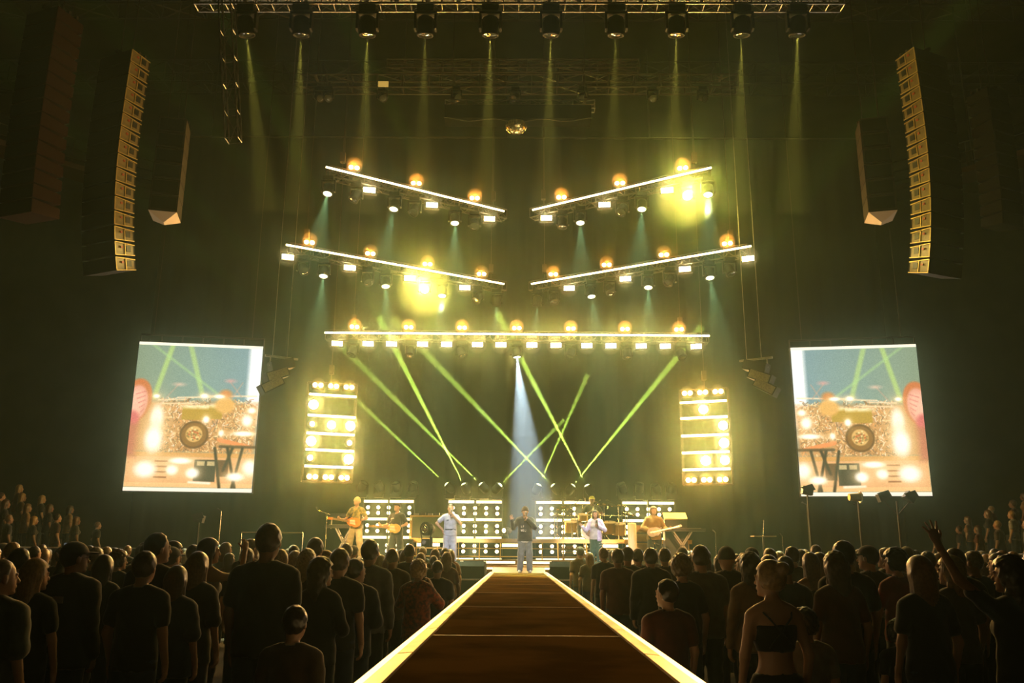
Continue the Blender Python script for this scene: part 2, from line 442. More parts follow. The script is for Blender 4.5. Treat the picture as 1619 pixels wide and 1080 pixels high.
# ================================================================ TOWERS OF LIGHT (hanging ladders)
G_HOT = glow('tower_lamp_hot_white', (1.0, 0.86, 0.45), 22)
def make_tower_lamp(P, r_, nm='round_lamp'):
    pass
def tower(cx, cy, tlx, tly, side, lamps, name):
    """pivot at the tower centre; local x along the strips, front local -Y"""
    Y = 26.5
    top_l, top_r = at(tlx[0], tly[0], Y), at(tlx[1], tly[1], Y)
    c = at(cx, cy, Y); W = (top_r - top_l).length * 1.02
    yaw = math.radians(20) * side
    root = empty('light_tower', c, yaw, f'hanging tower of glowing strips and lamps {name}', 'light tower')
    zs = [at(cx, y, Y).z - c.z for y in tly[2]]
    H0, H1 = zs[0] + 0.42, zs[-1] - 0.45
    fr = MB()
    for s in (-1, 1):
        fr.tube((s * (W / 2 + 0.03), 0.16, H1), (s * (W / 2 + 0.03), 0.16, H0), 0.025, n=6)
        fr.tube((s * (W / 2 + 0.03), 0.42, H1), (s * (W / 2 + 0.03), 0.42, H0), 0.025, n=6)
    for z in [H1, H0] + zs:
        fr.tube((-W / 2 - .03, 0.16, z), (W / 2 + .03, 0.16, z), 0.022, n=6)
        fr.tube((-W / 2 - .03, 0.42, z), (W / 2 + .03, 0.42, z), 0.022, n=6)
        for s in (-1, 1): fr.tube((s * (W / 2 + .03), 0.16, z), (s * (W / 2 + .03), 0.42, z), 0.02, n=5)
    fr.build('frame', DARKSTEEL, root)
    for z in zs:
        bx = MB().box((0, 0.09, z), (W, 0.06, 0.07)).build('strip_housing', CASE, root)
        MB().tube((-W / 2, 0.03, z), (W / 2, 0.03, z), 0.036, n=8).build('strip', LED, bx)
    for k in (0, 2, 4):
        lamp('POINT', 'tower_glow', root, (0, -0.2, zs[k]), 12, YEL, 0.1)
    # amber twin blinders top and bottom
    for z, nm in ((zs[0] + 0.20, 'top'), (zs[-1] - 0.42, 'bottom')):
        for k in (-1, 0, 1):
            b = MB().box((k * W * 0.33, 0.12, z + 0.1), (0.38, 0.12, 0.22)).build('blinder_housing', CASE, root)
            for s in (-1, 1):
                MB().lathe([(0.08, 0.02), (0.065, 0.0), (0.001, 0.02)], 12, Matrix.Rotation(PI / 2, 3, 'X'), (k * W * 0.33 + s * 0.09, 0.04, z + 0.1)).build('lamp', G_BLIND, b)
            lamp('POINT', 'amber_glow', root, (k * W * 0.33, -0.1, z + 0.1), P_BLIND * .7, AMBER, 0.05); fog(root, (k * W * 0.33, -0.1, z + 0.1), 0.22, 0.2)
    for (u, row, rad, pw) in lamps:   # round lamps between the strips
        z = (zs[row] + zs[row + 1]) / 2
        x = u * W * 0.40
        h = MB().lathe([(0.10, 0.22), (0.15, 0.12), (0.15, 0.0)], 16, Matrix.Rotation(PI / 2, 3, 'X') @ Matrix.Rotation(PI, 3, 'X'), (x, 0.02, z))
        h.bar((x - .17, 0.1, z), (x - .17, 0.16, z + .2), .02); h.bar((x + .17, 0.1, z), (x + .17, 0.16, z + .2), .02)
        hb = h.build('lamp_housing', CASE, root)
        MB().lathe([(rad, 0.02), (rad * 0.7, 0.05), (0.001, 0.07)], 16, Matrix.Rotation(PI / 2, 3, 'X'), (x, 0.02, z)).build('lamp', G_HOT if rad > 0.1 else G_STROBE, hb)
        lamp('POINT', 'lamp_glow', root, (x, -0.3, z), pw, YEL, 0.12)
        fog(root, (x, -0.3, z), 0.30 if rad > .1 else .18, 0.14)
    for z in zs: lamp('AREA', 'strip_wash', root, (0, -.05, z), 110, (1.0, 0.50, 0.12), (W, 0.06), rot=(math.radians(-75), 0, 0))
    return root
P_BIG = 26
tower(523, 690, (491, 563), (622, 626, [625, 658, 686, 712, 738]), 1,
      [(-1, 0, .15, P_BIG), (-1, 1, .08, 9), (0, 1, .13, P_BIG * .7), (1, 1, .15, P_BIG), (-1, 2, .15, P_BIG), (1, 2, .08, 9), (-1, 3, .09, 9), (1, 3, .15, P_BIG)], 'left of the stage backdrop')
tower(1114, 690, (1076, 1147), (636, 632, [635, 660, 688, 715, 742]), -1,
      [(0, 0, .14, P_BIG), (1, 1, .14, P_BIG), (1, 2, .15, P_BIG), (0, 3, .15, P_BIG), (1, 3, .14, P_BIG * .7)], 'right of the stage backdrop')
# ================================================================ STAGE
DZ = 1.22          # main deck height
RZ = 2.02          # riser deck height
Y0 = 23.6          # front edge of the main deck
CW = 1.10          # catwalk height
WHITEP = mat('pale_glossy_threshold', (0.75, 0.62, 0.36), 0.25, noise=(3, 0.2))
DECK = mat('dark_stage_deck', (0.13, 0.070, 0.017), 0.8, noise=(1.6, 0.45), spec=0.0)
FASCIA = mat('stage_fascia_black', (0.014, 0.015, 0.012), 0.8, noise=(2, 0.4), spec=0.1)
GOLD = mat('gold_metal_trim', (0.75, 0.50, 0.16), 0.35, 0.8)
SILVER = mat('reflective_edge_plate', (0.80, 0.62, 0.30), 0.42, 0.75, noise=(3, 0.35))
EDGE = glow('edge_led_warm', (1.0, 0.66, 0.26), 2.6, True)
STRIP = glow('stage_strip_warm', (1.0, 0.82, 0.42), 3.2, True)
def plane_at(px, py, z): return atz(px, py, z)
st = empty('stage', (0, Y0, 0), 0, 'wide black main stage deck with glowing front strip behind the walkway', 'stage')
MB().box((0, 4.2, DZ - 0.06), (17.5, 8.4, 0.12)).build('deck', DECK, st)
for i in range(14):
    MB().box((-8.1 + i * 1.25, 0.05, (DZ - 0.12) / 2 + 0.0), (1.23, 0.05, DZ - 0.13)).build('fascia_panel', FASCIA, st)
lg = MB()
for i in range(8):
    for j in range(3): lg.tube((-8.2 + i * 2.34, 0.6 + j * 3.4, 0), (-8.2 + i * 2.34, 0.6 + j * 3.4, DZ - 0.1), 0.03, n=6)
tag(lg.build('support_legs', STEEL, st), kind='stuff')
MB().bar((-4.0, -0.02, DZ - 0.03), (4.6, -0.02, DZ - 0.03), 0.04, 0.05).build('front_strip', STRIP, st)
# low apron in front of the deck with floor wedges
ap = empty('apron_platform', (0, 22.1, 0), 0, 'low black platform in front of the stage holding the floor monitors', 'platform')
for s, x0, x1 in ((-1, -4.8, -0.80), (1, 0.95, 4.9)):
    w = x1 - x0
    MB().box(((x0 + x1) / 2, 0.75, 0.93), (w, 1.45, 0.06)).build('deck', FASCIA, ap)
    MB().box(((x0 + x1) / 2, 0.05, 0.45), (w, 0.04, 0.90)).build('front_skirt', DRAPE, ap)
    MB().bar((x0, 0.015, 0.94), (x1, 0.015, 0.94), 0.025, 0.03).build('edge_trim', CHROME, ap)  # bright strip added for the rim light along this edge
# catwalk
XL, XR = -0.645, 0.785
cwk = empty('catwalk', (0, 0, 0), 0, 'long dark runway leading to the stage with glowing edges', 'catwalk')
y = -3.0; L3 = 2.98
k = 0
while y < Y0 - 0.2:
    y1 = min(y + L3, Y0 - 0.05)
    if y < 22.3 < y1: y1 = 22.3
    MB().box(((XL + XR) / 2, (y + y1) / 2, CW - 0.04), (XR - XL - 0.18, y1 - y - 0.015, 0.08)).build('deck_panel', DECK if y < 22.2 else WHITEP, cwk, (0, 0, -0.002 * (k % 2)))
    MB().box(((XL + XR) / 2, y1, CW + .001), (XR - XL - 0.19, 0.018, 0.004)).build('seam_strip', mat('worn_metal_seam', (.35, .24, .10), .5, .5), cwk)
    y = y1; k += 1
YS = 6.38 - 1.5 * 5
y = YS
while y < Y0 - 0.3:
    y1 = min(y + 1.5, Y0 - 0.06)
    for s, xe in ((-1, XL), (1, XR)):
        # tilted reflective edge plate
        a = xe; b_ = xe - s * 0.085
        m = MB().add([(a, y + .016, CW + .004), (b_, y + .016, CW + .012), (b_, y1 - .016, CW + .012), (a, y1 - .016, CW + .004),
                      (a, y + .016, CW - .03), (b_, y + .016, CW - .03), (b_, y1 - .016, CW - .03), (a, y1 - .016, CW - .03)],
                     [(0, 1, 2, 3), (7, 6, 5, 4), (0, 4, 5, 1), (1, 5, 6, 2), (2, 6, 7, 3), (3, 7, 4, 0)])
        m.build('edge_plate', SILVER, cwk)
        MB().bar((xe + s * 0.022, y + .006, CW - 0.024), (xe + s * 0.022, y1 - .006, CW - 0.024), 0.036, 0.05).build('edge_light', EDGE, cwk)
    y = y1
for s, xe in ((-1, XL - 0.01), (1, XR + 0.01)):
    y = -3.0
    while y < Y0 - 0.3:
        y1 = min(y + 1.5, Y0 - 0.06)
        MB().box((xe, (y + y1) / 2, (CW - 0.05) / 2), (0.03, y1 - y - 0.01, CW - 0.05)).build('side_panel', FASCIA, cwk); y = y1
rp = MB().add([(XL + .02, 22.9, CW + .003), (XR - .02, 22.9, CW + .003), (XR - .02, 23.58, DZ), (XL + .02, 23.58, DZ), (XL + .02, 23.58, CW), (XR - .02, 23.58, CW)],
              [(0, 1, 2, 3), (0, 3, 4), (1, 5, 2), (3, 2, 5, 4), (0, 4, 5, 1)]).build('ramp', WHITEP, cwk)
# ---- riser
ry = 27.9
rs = empty('riser', (0, ry, 0), 0, 'raised gold edged band platform across the back of the stage', 'platform')
xa, xb = at(655, 850, ry).x, at(1092, 850, ry).x
MB().box(((xa + xb) / 2, 0.7, RZ - 0.06), (xb - xa, 1.7, 0.08)).build('deck', DECK, rs)
MB().box(((xa + xb) / 2, -0.17, RZ - 0.06), (xb - xa, 0.03, 0.13)).build('edge_trim', GOLD, rs)
for px0, px1 in ((660, 696), (794, 822), (952, 976), (1048, 1072)):
    MB().bar((at(px0, 857, ry).x, -0.17, RZ - 0.2), (at(px1, 857, ry).x, -0.17, RZ - 0.2), 0.05, 0.10).build('light_strip', STRIP, rs)
for i in range(14):
    x = xa + 0.1 + (xb - xa - 0.2) * i / 13
    MB().tube((x, -0.12, DZ), (x, -0.12, RZ - 0.1), 0.02, n=6).build('leg', GOLD, rs)
rl = MB()
for z in (DZ + 0.25, DZ + 0.5): rl.tube((xa, -0.1, z), (xb, -0.1, z), 0.015, n=5)
rl.build('cross_rail', GOLD, rs)
# step in front of the riser with its glowing nosing
stp = empty('riser_step', (0, ry - 1.4, DZ), 0, 'low step with bright glowing nosing in front of the band riser', 'step')
MB().box(((xa + xb) / 2, 0.2, 0.09), (xb - xa + 0.6, 0.5, 0.16)).build('tread', DECK, stp)
for i in range(8):
    w = (xb - xa) / 8
    MB().bar((xa + i * w + .08, -0.07, 0.09), (xa + (i + 1) * w - .08, -0.07, 0.09), 0.03, 0.07).build('nosing_light', STRIP, stp)
# stairs in the centre of the riser
sr = empty('riser_stairs', (at(905, 870, ry - .5).x, ry - 0.62, DZ), 0, 'gold framed steps leading up the riser beside the drum kit', 'stairs')
for s in (-0.45, 0.45):
    MB().bar((s, 0.0, 0.2), (s, 0.40, 0.66), 0.04, 0.07).build('stringer', GOLD, sr)
    MB().tube((s, 0.0, 0.0), (s, 0.0, 0.62), 0.018, n=6).build('post', GOLD, sr)
for i in range(3): MB().box((0, 0.06 + i * 0.14, 0.22 + i * 0.17), (0.86, 0.13, 0.03)).build('tread', DECK, sr)
# ---- four walls of lamps
G_PAR = glow('par_lamp_warm', (1.0, 0.80, 0.42), 9)
def light_wall(px0, px1, Y, desc, hot):
    a, b_ = at(px0, 800, Y), at(px1, 800, Y)
    W = b_.x - a.x; cx = (a.x + b_.x) / 2
    z1 = at(816, 793, Y).z - DZ
    root = empty('lamp_panel', (cx, Y, DZ), 0, desc, 'light panel')
    MB().box((0, 0.20, z1 / 2 + .05), (W, 0.06, z1 + 0.1)).build('back_panel', CASE, root)
    fr = MB()
    for s in (-1, 0, 1): fr.box((s * (W / 2 - 0.02), 0.12, z1 / 2 + .05), (0.04, 0.10, z1 + 0.1))
    fr.build('frame', BLACK, root)
    rows = [z1 - 0.02, at(816, 822, Y).z - DZ, at(816, 851, Y).z - DZ, 0.14]
    for r_ in rows:
        for s in (-1, 1):
            MB().box((s * W * 0.25, 0.07, r_), (W * 0.46, 0.05, 0.085)).build('light_strip', STRIP, root)
    hs = MB().lathe([(0.075, -0.06), (0.075, 0.02), (0.066, 0.02), (0.062, 0.0)], 12, Matrix.Rotation(PI / 2, 3, 'X')).mesh('lamp_ring', BLACK)
    ls = MB().lathe([(0.06, 0.0), (0.04, 0.02), (0.001, 0.025)], 12, Matrix.Rotation(PI / 2, 3, 'X')).mesh('lamp', G_PAR)
    for r_ in range(3):
        zc = (rows[r_] + rows[r_ + 1]) / 2
        for k in range(5):
            for q in (-1, 1):
                o = put('lamp_ring', hs, root, (W * (-0.40 + 0.2 * k), 0.10, zc + q * 0.095))
                put('lamp', ls, o, (0, 0, 0))
    for s in (-1, 1):
        for r_ in range(2):
            lamp('POINT', 'wall_glow', root, (s * W * 0.25, -0.12, (rows[r_] + rows[r_ + 1]) / 2), 11 * hot, (1.0, 0.78, 0.40), 0.12)
    lamp('POINT', 'wall_glow', root, (0, -0.12, rows[2] * .5), 9 * hot, (1.0, 0.78, 0.40), 0.12)
    for z in rows[:3]: lamp('AREA', 'strip_wash', root, (0, .02, z), 44, (1.0, 0.50, 0.12), (W * .94, .07), rot=(-PI / 2, 0, 0))
    return root, cx, W, z1 + DZ + 0.102
WY = 29.8
walls = [light_wall(573, 655, WY, 'wall panel of paired warm lamps behind the guitarists', 0.8),
         light_wall(707, 795, WY, 'wall panel of paired warm lamps behind the pale jumpsuit singer', 1.5),
         light_wall(846, 935, WY, 'wall panel of paired warm lamps between centre singer and drum kit', 1.5),
         light_wall(983, 1068, WY, 'wall panel of paired warm lamps behind the brown jacket guitarist', 0.8)]
# shelves on top of the walls for the heads
for (r_, cx, W, zt), px in zip(walls, (573, 707, 846, 983)):
    pass
# unlit moving heads on the outer panels
for k, px in enumerate([572, 599, 626, 652]):
    inst(upright0, Vector((at(px, 780, WY).x, WY + .02, walls[0][3])), 0, f'{ORD[k]} unlit moving head from the left on the left panel of lamps', 'light', 'unlit heads on the left panel of lamps', Vector((random.uniform(-.7, .7), -.6, 1)), 1.0)
for k, px in enumerate([984, 1011, 1038, 1062]):
    inst(upright0, Vector((at(px, 780, WY).x, WY + .02, walls[3][3])), 0, f'{ORD[k]} unlit moving head from the left on the right panel of lamps', 'light', 'unlit heads on the right panel of lamps', Vector((random.uniform(-.7, .7), -.6, 1)), 1.0)
# black drape behind
bd = empty('stage_backdrop', (0, 33.5, 0), 0, 'huge plain dark green grey cloth behind the stage', 'backdrop')
m = MB(); n = 240; xs = np.linspace(-15, 15, n + 1)
for i in range(n + 1):
    yy = 0.03 * math.sin(i * 0.9) + 0.015 * math.sin(i * 2.3)
    m.v += [(xs[i], yy, 0.0), (xs[i], yy, 19.0)]
m.f = [(2 * i, 2 * i + 2, 2 * i + 3, 2 * i + 1) for i in range(n)]; m.n = len(m.v)
m.build('cloth', mat('grey_green_cloth', (0.008, 0.010, 0.006), 1.0, noise=(0.4, 0.25), spec=0.0), bd, smooth=True)
MB().tube((-15, 0.0, 19.0), (15, 0.0, 19.0), 0.05, n=8).build('rail', DARKSTEEL, bd)
# ================================================================ SCREENS
def paint_screen(W=200, H=252):
    """the camera picture shown on the screens: drum kit, lamps, keyboard stand, cabinet, an ear at the left edge"""
    ys, xs = np.mgrid[0:H, 0:W]; u = xs / (W - 1); v = ys / (H - 1)   # v down
    asp = H / W
    img = np.zeros((H, W, 3)); rs = np.random.RandomState(3)
    sky = np.stack([0.52 - 0.06 * u, 0.59 + 0.0 * u, 0.48 + 0.14 * u], -1)
    img[:] = sky
    def mix(mask, col, a=1.0):
        m_ = np.clip(mask, 0, 1)[..., None] * a; img[:] = img * (1 - m_) + np.array(col) * m_
    def soft(d, w): return np.clip(0.5 - d / w, 0, 1)
    def seg(x0, y0, x1, y1, r, col, a=1.0, w=0.012):
        px, py = u - x0, (v - y0) * asp; dx, dy = x1 - x0, (y1 - y0) * asp
        t = np.clip((px * dx + py * dy) / (dx * dx + dy * dy + 1e-9), 0, 1)
        mix(soft(np.hypot(px - t * dx, py - t * dy) - r, w), col, a)
    def ell(cx, cy_, rx, ry_, col, a=1.0, w=0.03, rot=0):
        px, py = u - cx, (v - cy_) * asp; c, s = math.cos(rot), math.sin(rot)
        q = np.hypot((px * c + py * s) / rx, (-px * s + py * c) / ry_)
        mix(soft((q - 1) * min(rx, ry_), w), col, a)
    def rect(x0, y0, x1, y1, col, a=1.0, w=0.006):
        d = np.maximum(np.maximum(x0 - u, u - x1), np.maximum(y0 - v, v - y1) * asp); mix(soft(d, w), col, a)
    # beams
    seg(.28, -.02, .16, .38, .020, (.70, .82, .46), .8, .02); seg(.40, -.02, .54, .35, .020, (.68, .80, .48), .8, .02)
    seg(.05, -.02, .66, .34, .010, (.66, .82, .52), .6, .02)
    rect(.90, 0, 1.01, .55, (1, 1, .98), 1, .04)
    # warm mass of the kit
    rect(0, .40, 1.0, .75, (.80, .57, .32), .95, .05)
    for _ in range(1000):
        x0, y0 = rs.uniform(.2, .98), rs.uniform(.37, .74)
        c = [(1, .90, .66), (.60, .38, .14), (.92, .64, .34), (.42, .30, .18), (1, .96, .88)][rs.randint(5)]
        a = rs.uniform(0, PI); l = rs.uniform(.008, .03)
        seg(x0, y0, x0 + l * math.cos(a), y0 + l * math.sin(a), .003, c, .8, .006)
    for x0, x1, y0 in ((.2, .42, .395), (.35, .62, .375), (.6, .98, .36), (.22, .5, .42)): seg(x0, y0, x1, y0 - .01, .006, (1, .88, .70), .9)
    for x0, y0, x1, y1 in ((.62, .6, .86, .26), (.2, .44, .34, .29), (.86, .36, .76, .26)): seg(x0, y0, x1, y1, .003, (.75, .60, .50), .9)
    ell(.35, .285, .03, .01, (.9, .75, .65)); ell(.76, .25, .03, .012, (.85, .62, .58))
    for cx, cy_ in ((.45, .48), (.56, .48), (.66, .47)):
        rect(cx - .055, cy_ - .045, cx + .055, cy_ + .045, (.72, .56, .16)); ell(cx, cy_ - .045, .055, .014, (1, .95, .75))
    ell(.73, .345, .05, .04, (.80, .50, .25)); ell(.73, .42, .08, .07, (.90, .68, .35))
    ell(.505, .625, .115, .118, (.42, .26, .08), 1, .01); ell(.505, .625, .098, .10, (.55, .36, .12), 1, .01); ell(.505, .62, .066, .068, (.86, .68, .38), 1, .01)
    for _ in range(60):
        a, r_ = rs.uniform(0, 2 * PI), rs.uniform(0, .055); x0, y0 = .505 + r_ * math.cos(a), .62 + r_ * math.sin(a) / asp
        ell(x0, y0, .008, .008, [(.95, .85, .6), (.75, .35, .12), (.6, .45, .2)][rs.randint(3)], .9, .006)
    # platform, cabinet, rack
    rect(0, .745, 1, .775, (.84, .60, .30)); rect(0, .775, 1, .955, (.90, .66, .42)); rect(0, .945, 1, .975, (.93, .74, .48))
    rect(.53, .79, .70, .935, (.22, .19, .12)); rect(.55, .80, .61, .83, (.75, .66, .45)); rect(.63, .80, .69, .83, (.75, .66, .45))
    rect(.71, .79, .80, .90, (.40, .27, .14))
    for k in range(4): rect(.22, .80 + k * .035, .32, .81 + k * .035, (.50, .22, .05))
    seg(.71, .655, .95, .70, .018, (.93, .55, .30)); seg(.72, .70, 1.0, .70, .012, (.36, .26, .14))
    for x0, y0, x1, y1 in ((.68, .71, .74, .97), (.82, .71, .76, .86), (.78, .71, .86, .97), (.90, .71, .84, .97)): seg(x0, y0, x1, y1, .011, (.20, .15, .08))
    seg(.50, .94, .66, .945, .010, (.98, .92, .80))
    # ear at the left edge
    ell(.03, .40, .115, .185, (.80, .45, .24), 1, .015, .12); ell(.025, .42, .09, .155, (.90, .62, .52), 1, .015, .12)
    ell(.03, .41, .06, .11, (.96, .74, .62), 1, .03, .1); ell(.01, .53, .05, .07, (.84, .42, .40), 1, .03); rect(-.1, .56, .06, .78, (.76, .46, .33), 1, .05)
    for k in range(5): seg(.02 + k * .012, .36 + k * .03, .09, .34 + k * .03, .003, (.80, .40, .35), .8)
    # bright lamps, blown out on the camera picture
    def hot(cx, cy_, rx, ry_):
        q = np.hypot((u - cx) / rx, (v - cy_) * asp / ry_)
        g_ = np.exp(-q ** 2 * 1.3); mix(np.exp(-q ** 2 * .45), (1, .84, .58), .5); mix(g_, (1, .93, .74), .9); mix(soft(q - .75, .6), (1, .99, .93), 1)
    hot(.20, .52, .06, .13); hot(.19, .66, .08, .13); hot(.15, .86, .10, .08); hot(.36, .86, .055, .05); hot(.52, .88, .06, .05); hot(.42, .80, .10, .03)
    hot(.59, .52, .03, .035); hot(.92, .52, .05, .06); hot(.95, .45, .04, .03); hot(.72, .61, .025, .03); hot(.97, .84, .07, .08); hot(.86, .90, .08, .04); hot(.90, .61, .10, .025)
    hot(.18, .37, .03, .02); hot(.56, .36, .04, .025); hot(.68, .36, .05, .02)
    n_ = rs.normal(0, .02, (H, W, 1)); img[:] = np.clip(img + n_, 0, 1)
    img[:int(H * .022)] = (1, .98, .88); img[int(H * .978):] = (1, .96, .86)
    return img
SCR = paint_screen()
def srgb2lin(c): return np.where(c <= .04045, c / 12.92, ((c + .055) / 1.055) ** 2.4)
def make_screen_mesh(mirror):
    img = SCR[:, ::-1] if mirror else SCR
    H, W, _ = img.shape
    X = np.linspace(-.5, .5, W + 1); Z = np.linspace(.5, -.5, H + 1)
    gx, gz = np.meshgrid(X, Z)
    co = np.stack([gx, np.zeros_like(gx), gz], -1).reshape(-1, 3)
    i = np.arange(H)[:, None] * (W + 1) + np.arange(W)[None]
    fs = np.stack([i, i + W + 1, i + W + 2, i + 1], -1).reshape(-1, 4)
    me = bpy.data.meshes.new('picture')
    me.vertices.add(len(co)); me.vertices.foreach_set('co', co.ravel())
    me.loops.add(fs.size); me.loops.foreach_set('vertex_index', fs.ravel().astype(np.int32))
    me.polygons.add(len(fs)); me.polygons.foreach_set('loop_start', np.arange(0, fs.size, 4, dtype=np.int32))
    me.update(calc_edges=True)
    ca = me.color_attributes.new('picture', 'FLOAT_COLOR', 'CORNER')
    c = np.ones((H * W, 4, 4)); c[..., :3] = srgb2lin(img.reshape(-1, 3))[:, None]
    ca.data.foreach_set('color', c.ravel())
    me.materials.append(SCREENM)
    return me
SCREENM = bpy.data.materials.new('screen_picture'); SCREENM.use_nodes = True
_nt = SCREENM.node_tree; _b = _nt.nodes['Principled BSDF']; _b.inputs['Base Color'].default_value = (.01, .01, .01, 1)
_a = _nt.nodes.new('ShaderNodeAttribute'); _a.attribute_name = 'picture'
_nt.links.new(_a.outputs['Color'], _b.inputs['Emission Color']); _b.inputs['Emission Strength'].default_value = 1.15
SCREENM.cycles.emission_sampling = 'NONE'
def screen(tl, tr, br, bl, mirror, yaw, label):
    Y = 25.0
    c = (at(*tl, Y) + at(*tr, Y) + at(*br, Y) + at(*bl, Y)) / 4
    h = (at(*tl, Y).z - at(*bl, Y).z + at(*tr, Y).z - at(*br, Y).z) / 2
    w = (at(*tr, Y).x - at(*tl, Y).x + at(*br, Y).x - at(*bl, Y).x) / 2 / math.cos(yaw)
    root = empty('video_screen', c, yaw, label, 'screen')
    o = put('picture', make_screen_mesh(mirror), root); o.scale = (w, 1, h)
    MB().box((0, 0.10, 0), (w + .04, 0.18, h + .04)).build('housing', CASE, root)
    fr = MB()
    for z in (h / 2 + .25, h / 2 + .02): fr.tube((-w / 2, .1, z), (w / 2, .1, z), .03, n=6)
    for k in range(7): fr.tube((-w / 2 + w * k / 6, .1, h / 2 + .02), (-w / 2 + w * k / 6, .1, h / 2 + .25), .02, n=5)
    for s in (-1, 1): fr.tube((s * w * .4, .1, h / 2 + .25), (s * w * .4, .1, 30 - c.z), .012, n=5)
    fr.build('hanging_frame', DARKSTEEL, root)
    lamp('AREA', 'screen_light', root, (0, -0.05, 0), 130, (1.0, 0.85, 0.62), (w, h), rot=(-PI / 2, 0, 0))
    return root
screen((228, 540), (411, 548), (394, 778), (200, 777), False, math.radians(9), 'tall bright video screen left of the stage showing a drum kit')
screen((1256, 548), (1441, 546), (1467, 786), (1270, 783), True, math.radians(-9), 'tall bright video screen right of the stage showing a mirrored drum kit')
# ================================================================ HANGING LOUDSPEAKERS
CAB = mat('loudspeaker_black', (0.010, 0.009, 0.008), 0.75, noise=(12, 0.4), spec=0.1)
CABSIDE = mat('loudspeaker_side_lit_yellow', (0.22, 0.17, 0.07), 0.55, noise=(5, 0.35))  # golden stage light on the visible side put into the colour
CABTRIM = mat('loudspeaker_edge_gold', (0.55, 0.42, 0.16), 0.4, 0.4)
RED = mat('red_connector', (0.35, 0.05, 0.02), 0.5)
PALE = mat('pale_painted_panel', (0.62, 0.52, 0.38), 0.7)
BROWN = mat('brown_cabinet', (0.03, 0.021, 0.009), 0.8, noise=(6, 0.4))
def array(px, ytop, ybot, Y, n, w, dep, yaw, label, side, curve=1.0, cm=CAB, sm=CABSIDE, detail=True, lean=0.0, group=None):
    """curved column of cabinets; side = +1 when the face that shows is on local +x"""
    top, bot = at(px, ytop, Y), at(px, ybot, Y)
    H = top.z - bot.z; h = H / n
    root = empty('speaker_array', top, yaw, label, 'loudspeaker', group)
    z, yy = 0.0, 0.0
    cab = MB().add([(-w / 2, -dep / 2, -h / 2 + .012), (w / 2, -dep / 2, -h / 2 + .012), (w / 2, dep / 2, -h / 2 + .05), (-w / 2, dep / 2, -h / 2 + .05),
                    (-w / 2, -dep / 2, h / 2 - .012), (w / 2, -dep / 2, h / 2 - .012), (w / 2, dep / 2, h / 2 - .05), (-w / 2, dep / 2, h / 2 - .05)],
                   [(0, 3, 2, 1), (4, 5, 6, 7), (0, 1, 5, 4), (1, 2, 6, 5), (2, 3, 7, 6), (3, 0, 4, 7)]).mesh('cabinet', cm)
    x = side * (w / 2 + 0.004)
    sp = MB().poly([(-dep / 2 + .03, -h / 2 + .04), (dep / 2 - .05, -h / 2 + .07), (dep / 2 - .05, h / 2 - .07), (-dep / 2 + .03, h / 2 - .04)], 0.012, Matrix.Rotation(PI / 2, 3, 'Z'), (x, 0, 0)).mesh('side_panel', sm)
    tr = MB()
    for a, b in (((-dep / 2 + .01, -h / 2 + .02), (dep / 2 - .01, -h / 2 + .055)), ((-dep / 2 + .01, h / 2 - .02), (dep / 2 - .01, h / 2 - .055)), ((-dep / 2 + .01, -h / 2 + .02), (-dep / 2 + .01, h / 2 - .02)), ((0.0, -h / 2 + .05), (0.0, h / 2 - .05))):
        tr.bar((x + side * .01, a[0], a[1]), (x + side * .01, b[0], b[1]), 0.02)
    tr = tr.mesh('rigging_rail', CABTRIM)
    pl = MB().box((x + side * .012, 0.10, 0.02), (.012, .13, h * .4)).mesh('amplifier_plate', BLACK)
    rd = MB().box((x + side * .02, -.10, h * .12), (.012, .06, .05)).mesh('connector', RED)
    gr = MB().box((0, -dep / 2 - .008, 0), (w - .06, .012, h - .06)).mesh('grille', GRILLE)
    ang = 0.0
    for i in range(n):
        t = i / max(1, n - 1)
        ang = -curve * math.radians(-2 + 16 * t ** 2.2)
        z = -(i + 0.5) * h
        yy -= math.tan(ang) * h
        M = (0, yy * 0.9, z)
        c = put('cabinet', cab, root, M, (-ang * 1.0, 0, 0))
        put('grille', gr, c)
        if detail:
            put('side_panel', sp, c); put('rigging_rail', tr, c); put('amplifier_plate', pl, c); put('connector', rd, c)
    fr = MB(); fr.box((0, 0, .06), (w * .9, .06, .08)); fr.box((0, dep * .3, .06), (w * .9, .06, .08)); fr.bar((0, -dep / 2, .1), (0, dep, .1), .08)
    for s in (-1, 1): fr.tube((s * w * .2, 0, .1), (s * w * .2, 0, 30.0 - top.z), .015, n=5)
    fr.build('hanging_frame', DARKSTEEL, root)
    return root
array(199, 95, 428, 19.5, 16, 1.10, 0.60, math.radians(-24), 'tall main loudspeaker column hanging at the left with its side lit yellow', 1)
array(1455, 92, 432, 19.5, 16, 1.10, 0.60, math.radians(24), 'tall main loudspeaker column hanging at the right with its side lit yellow', -1)
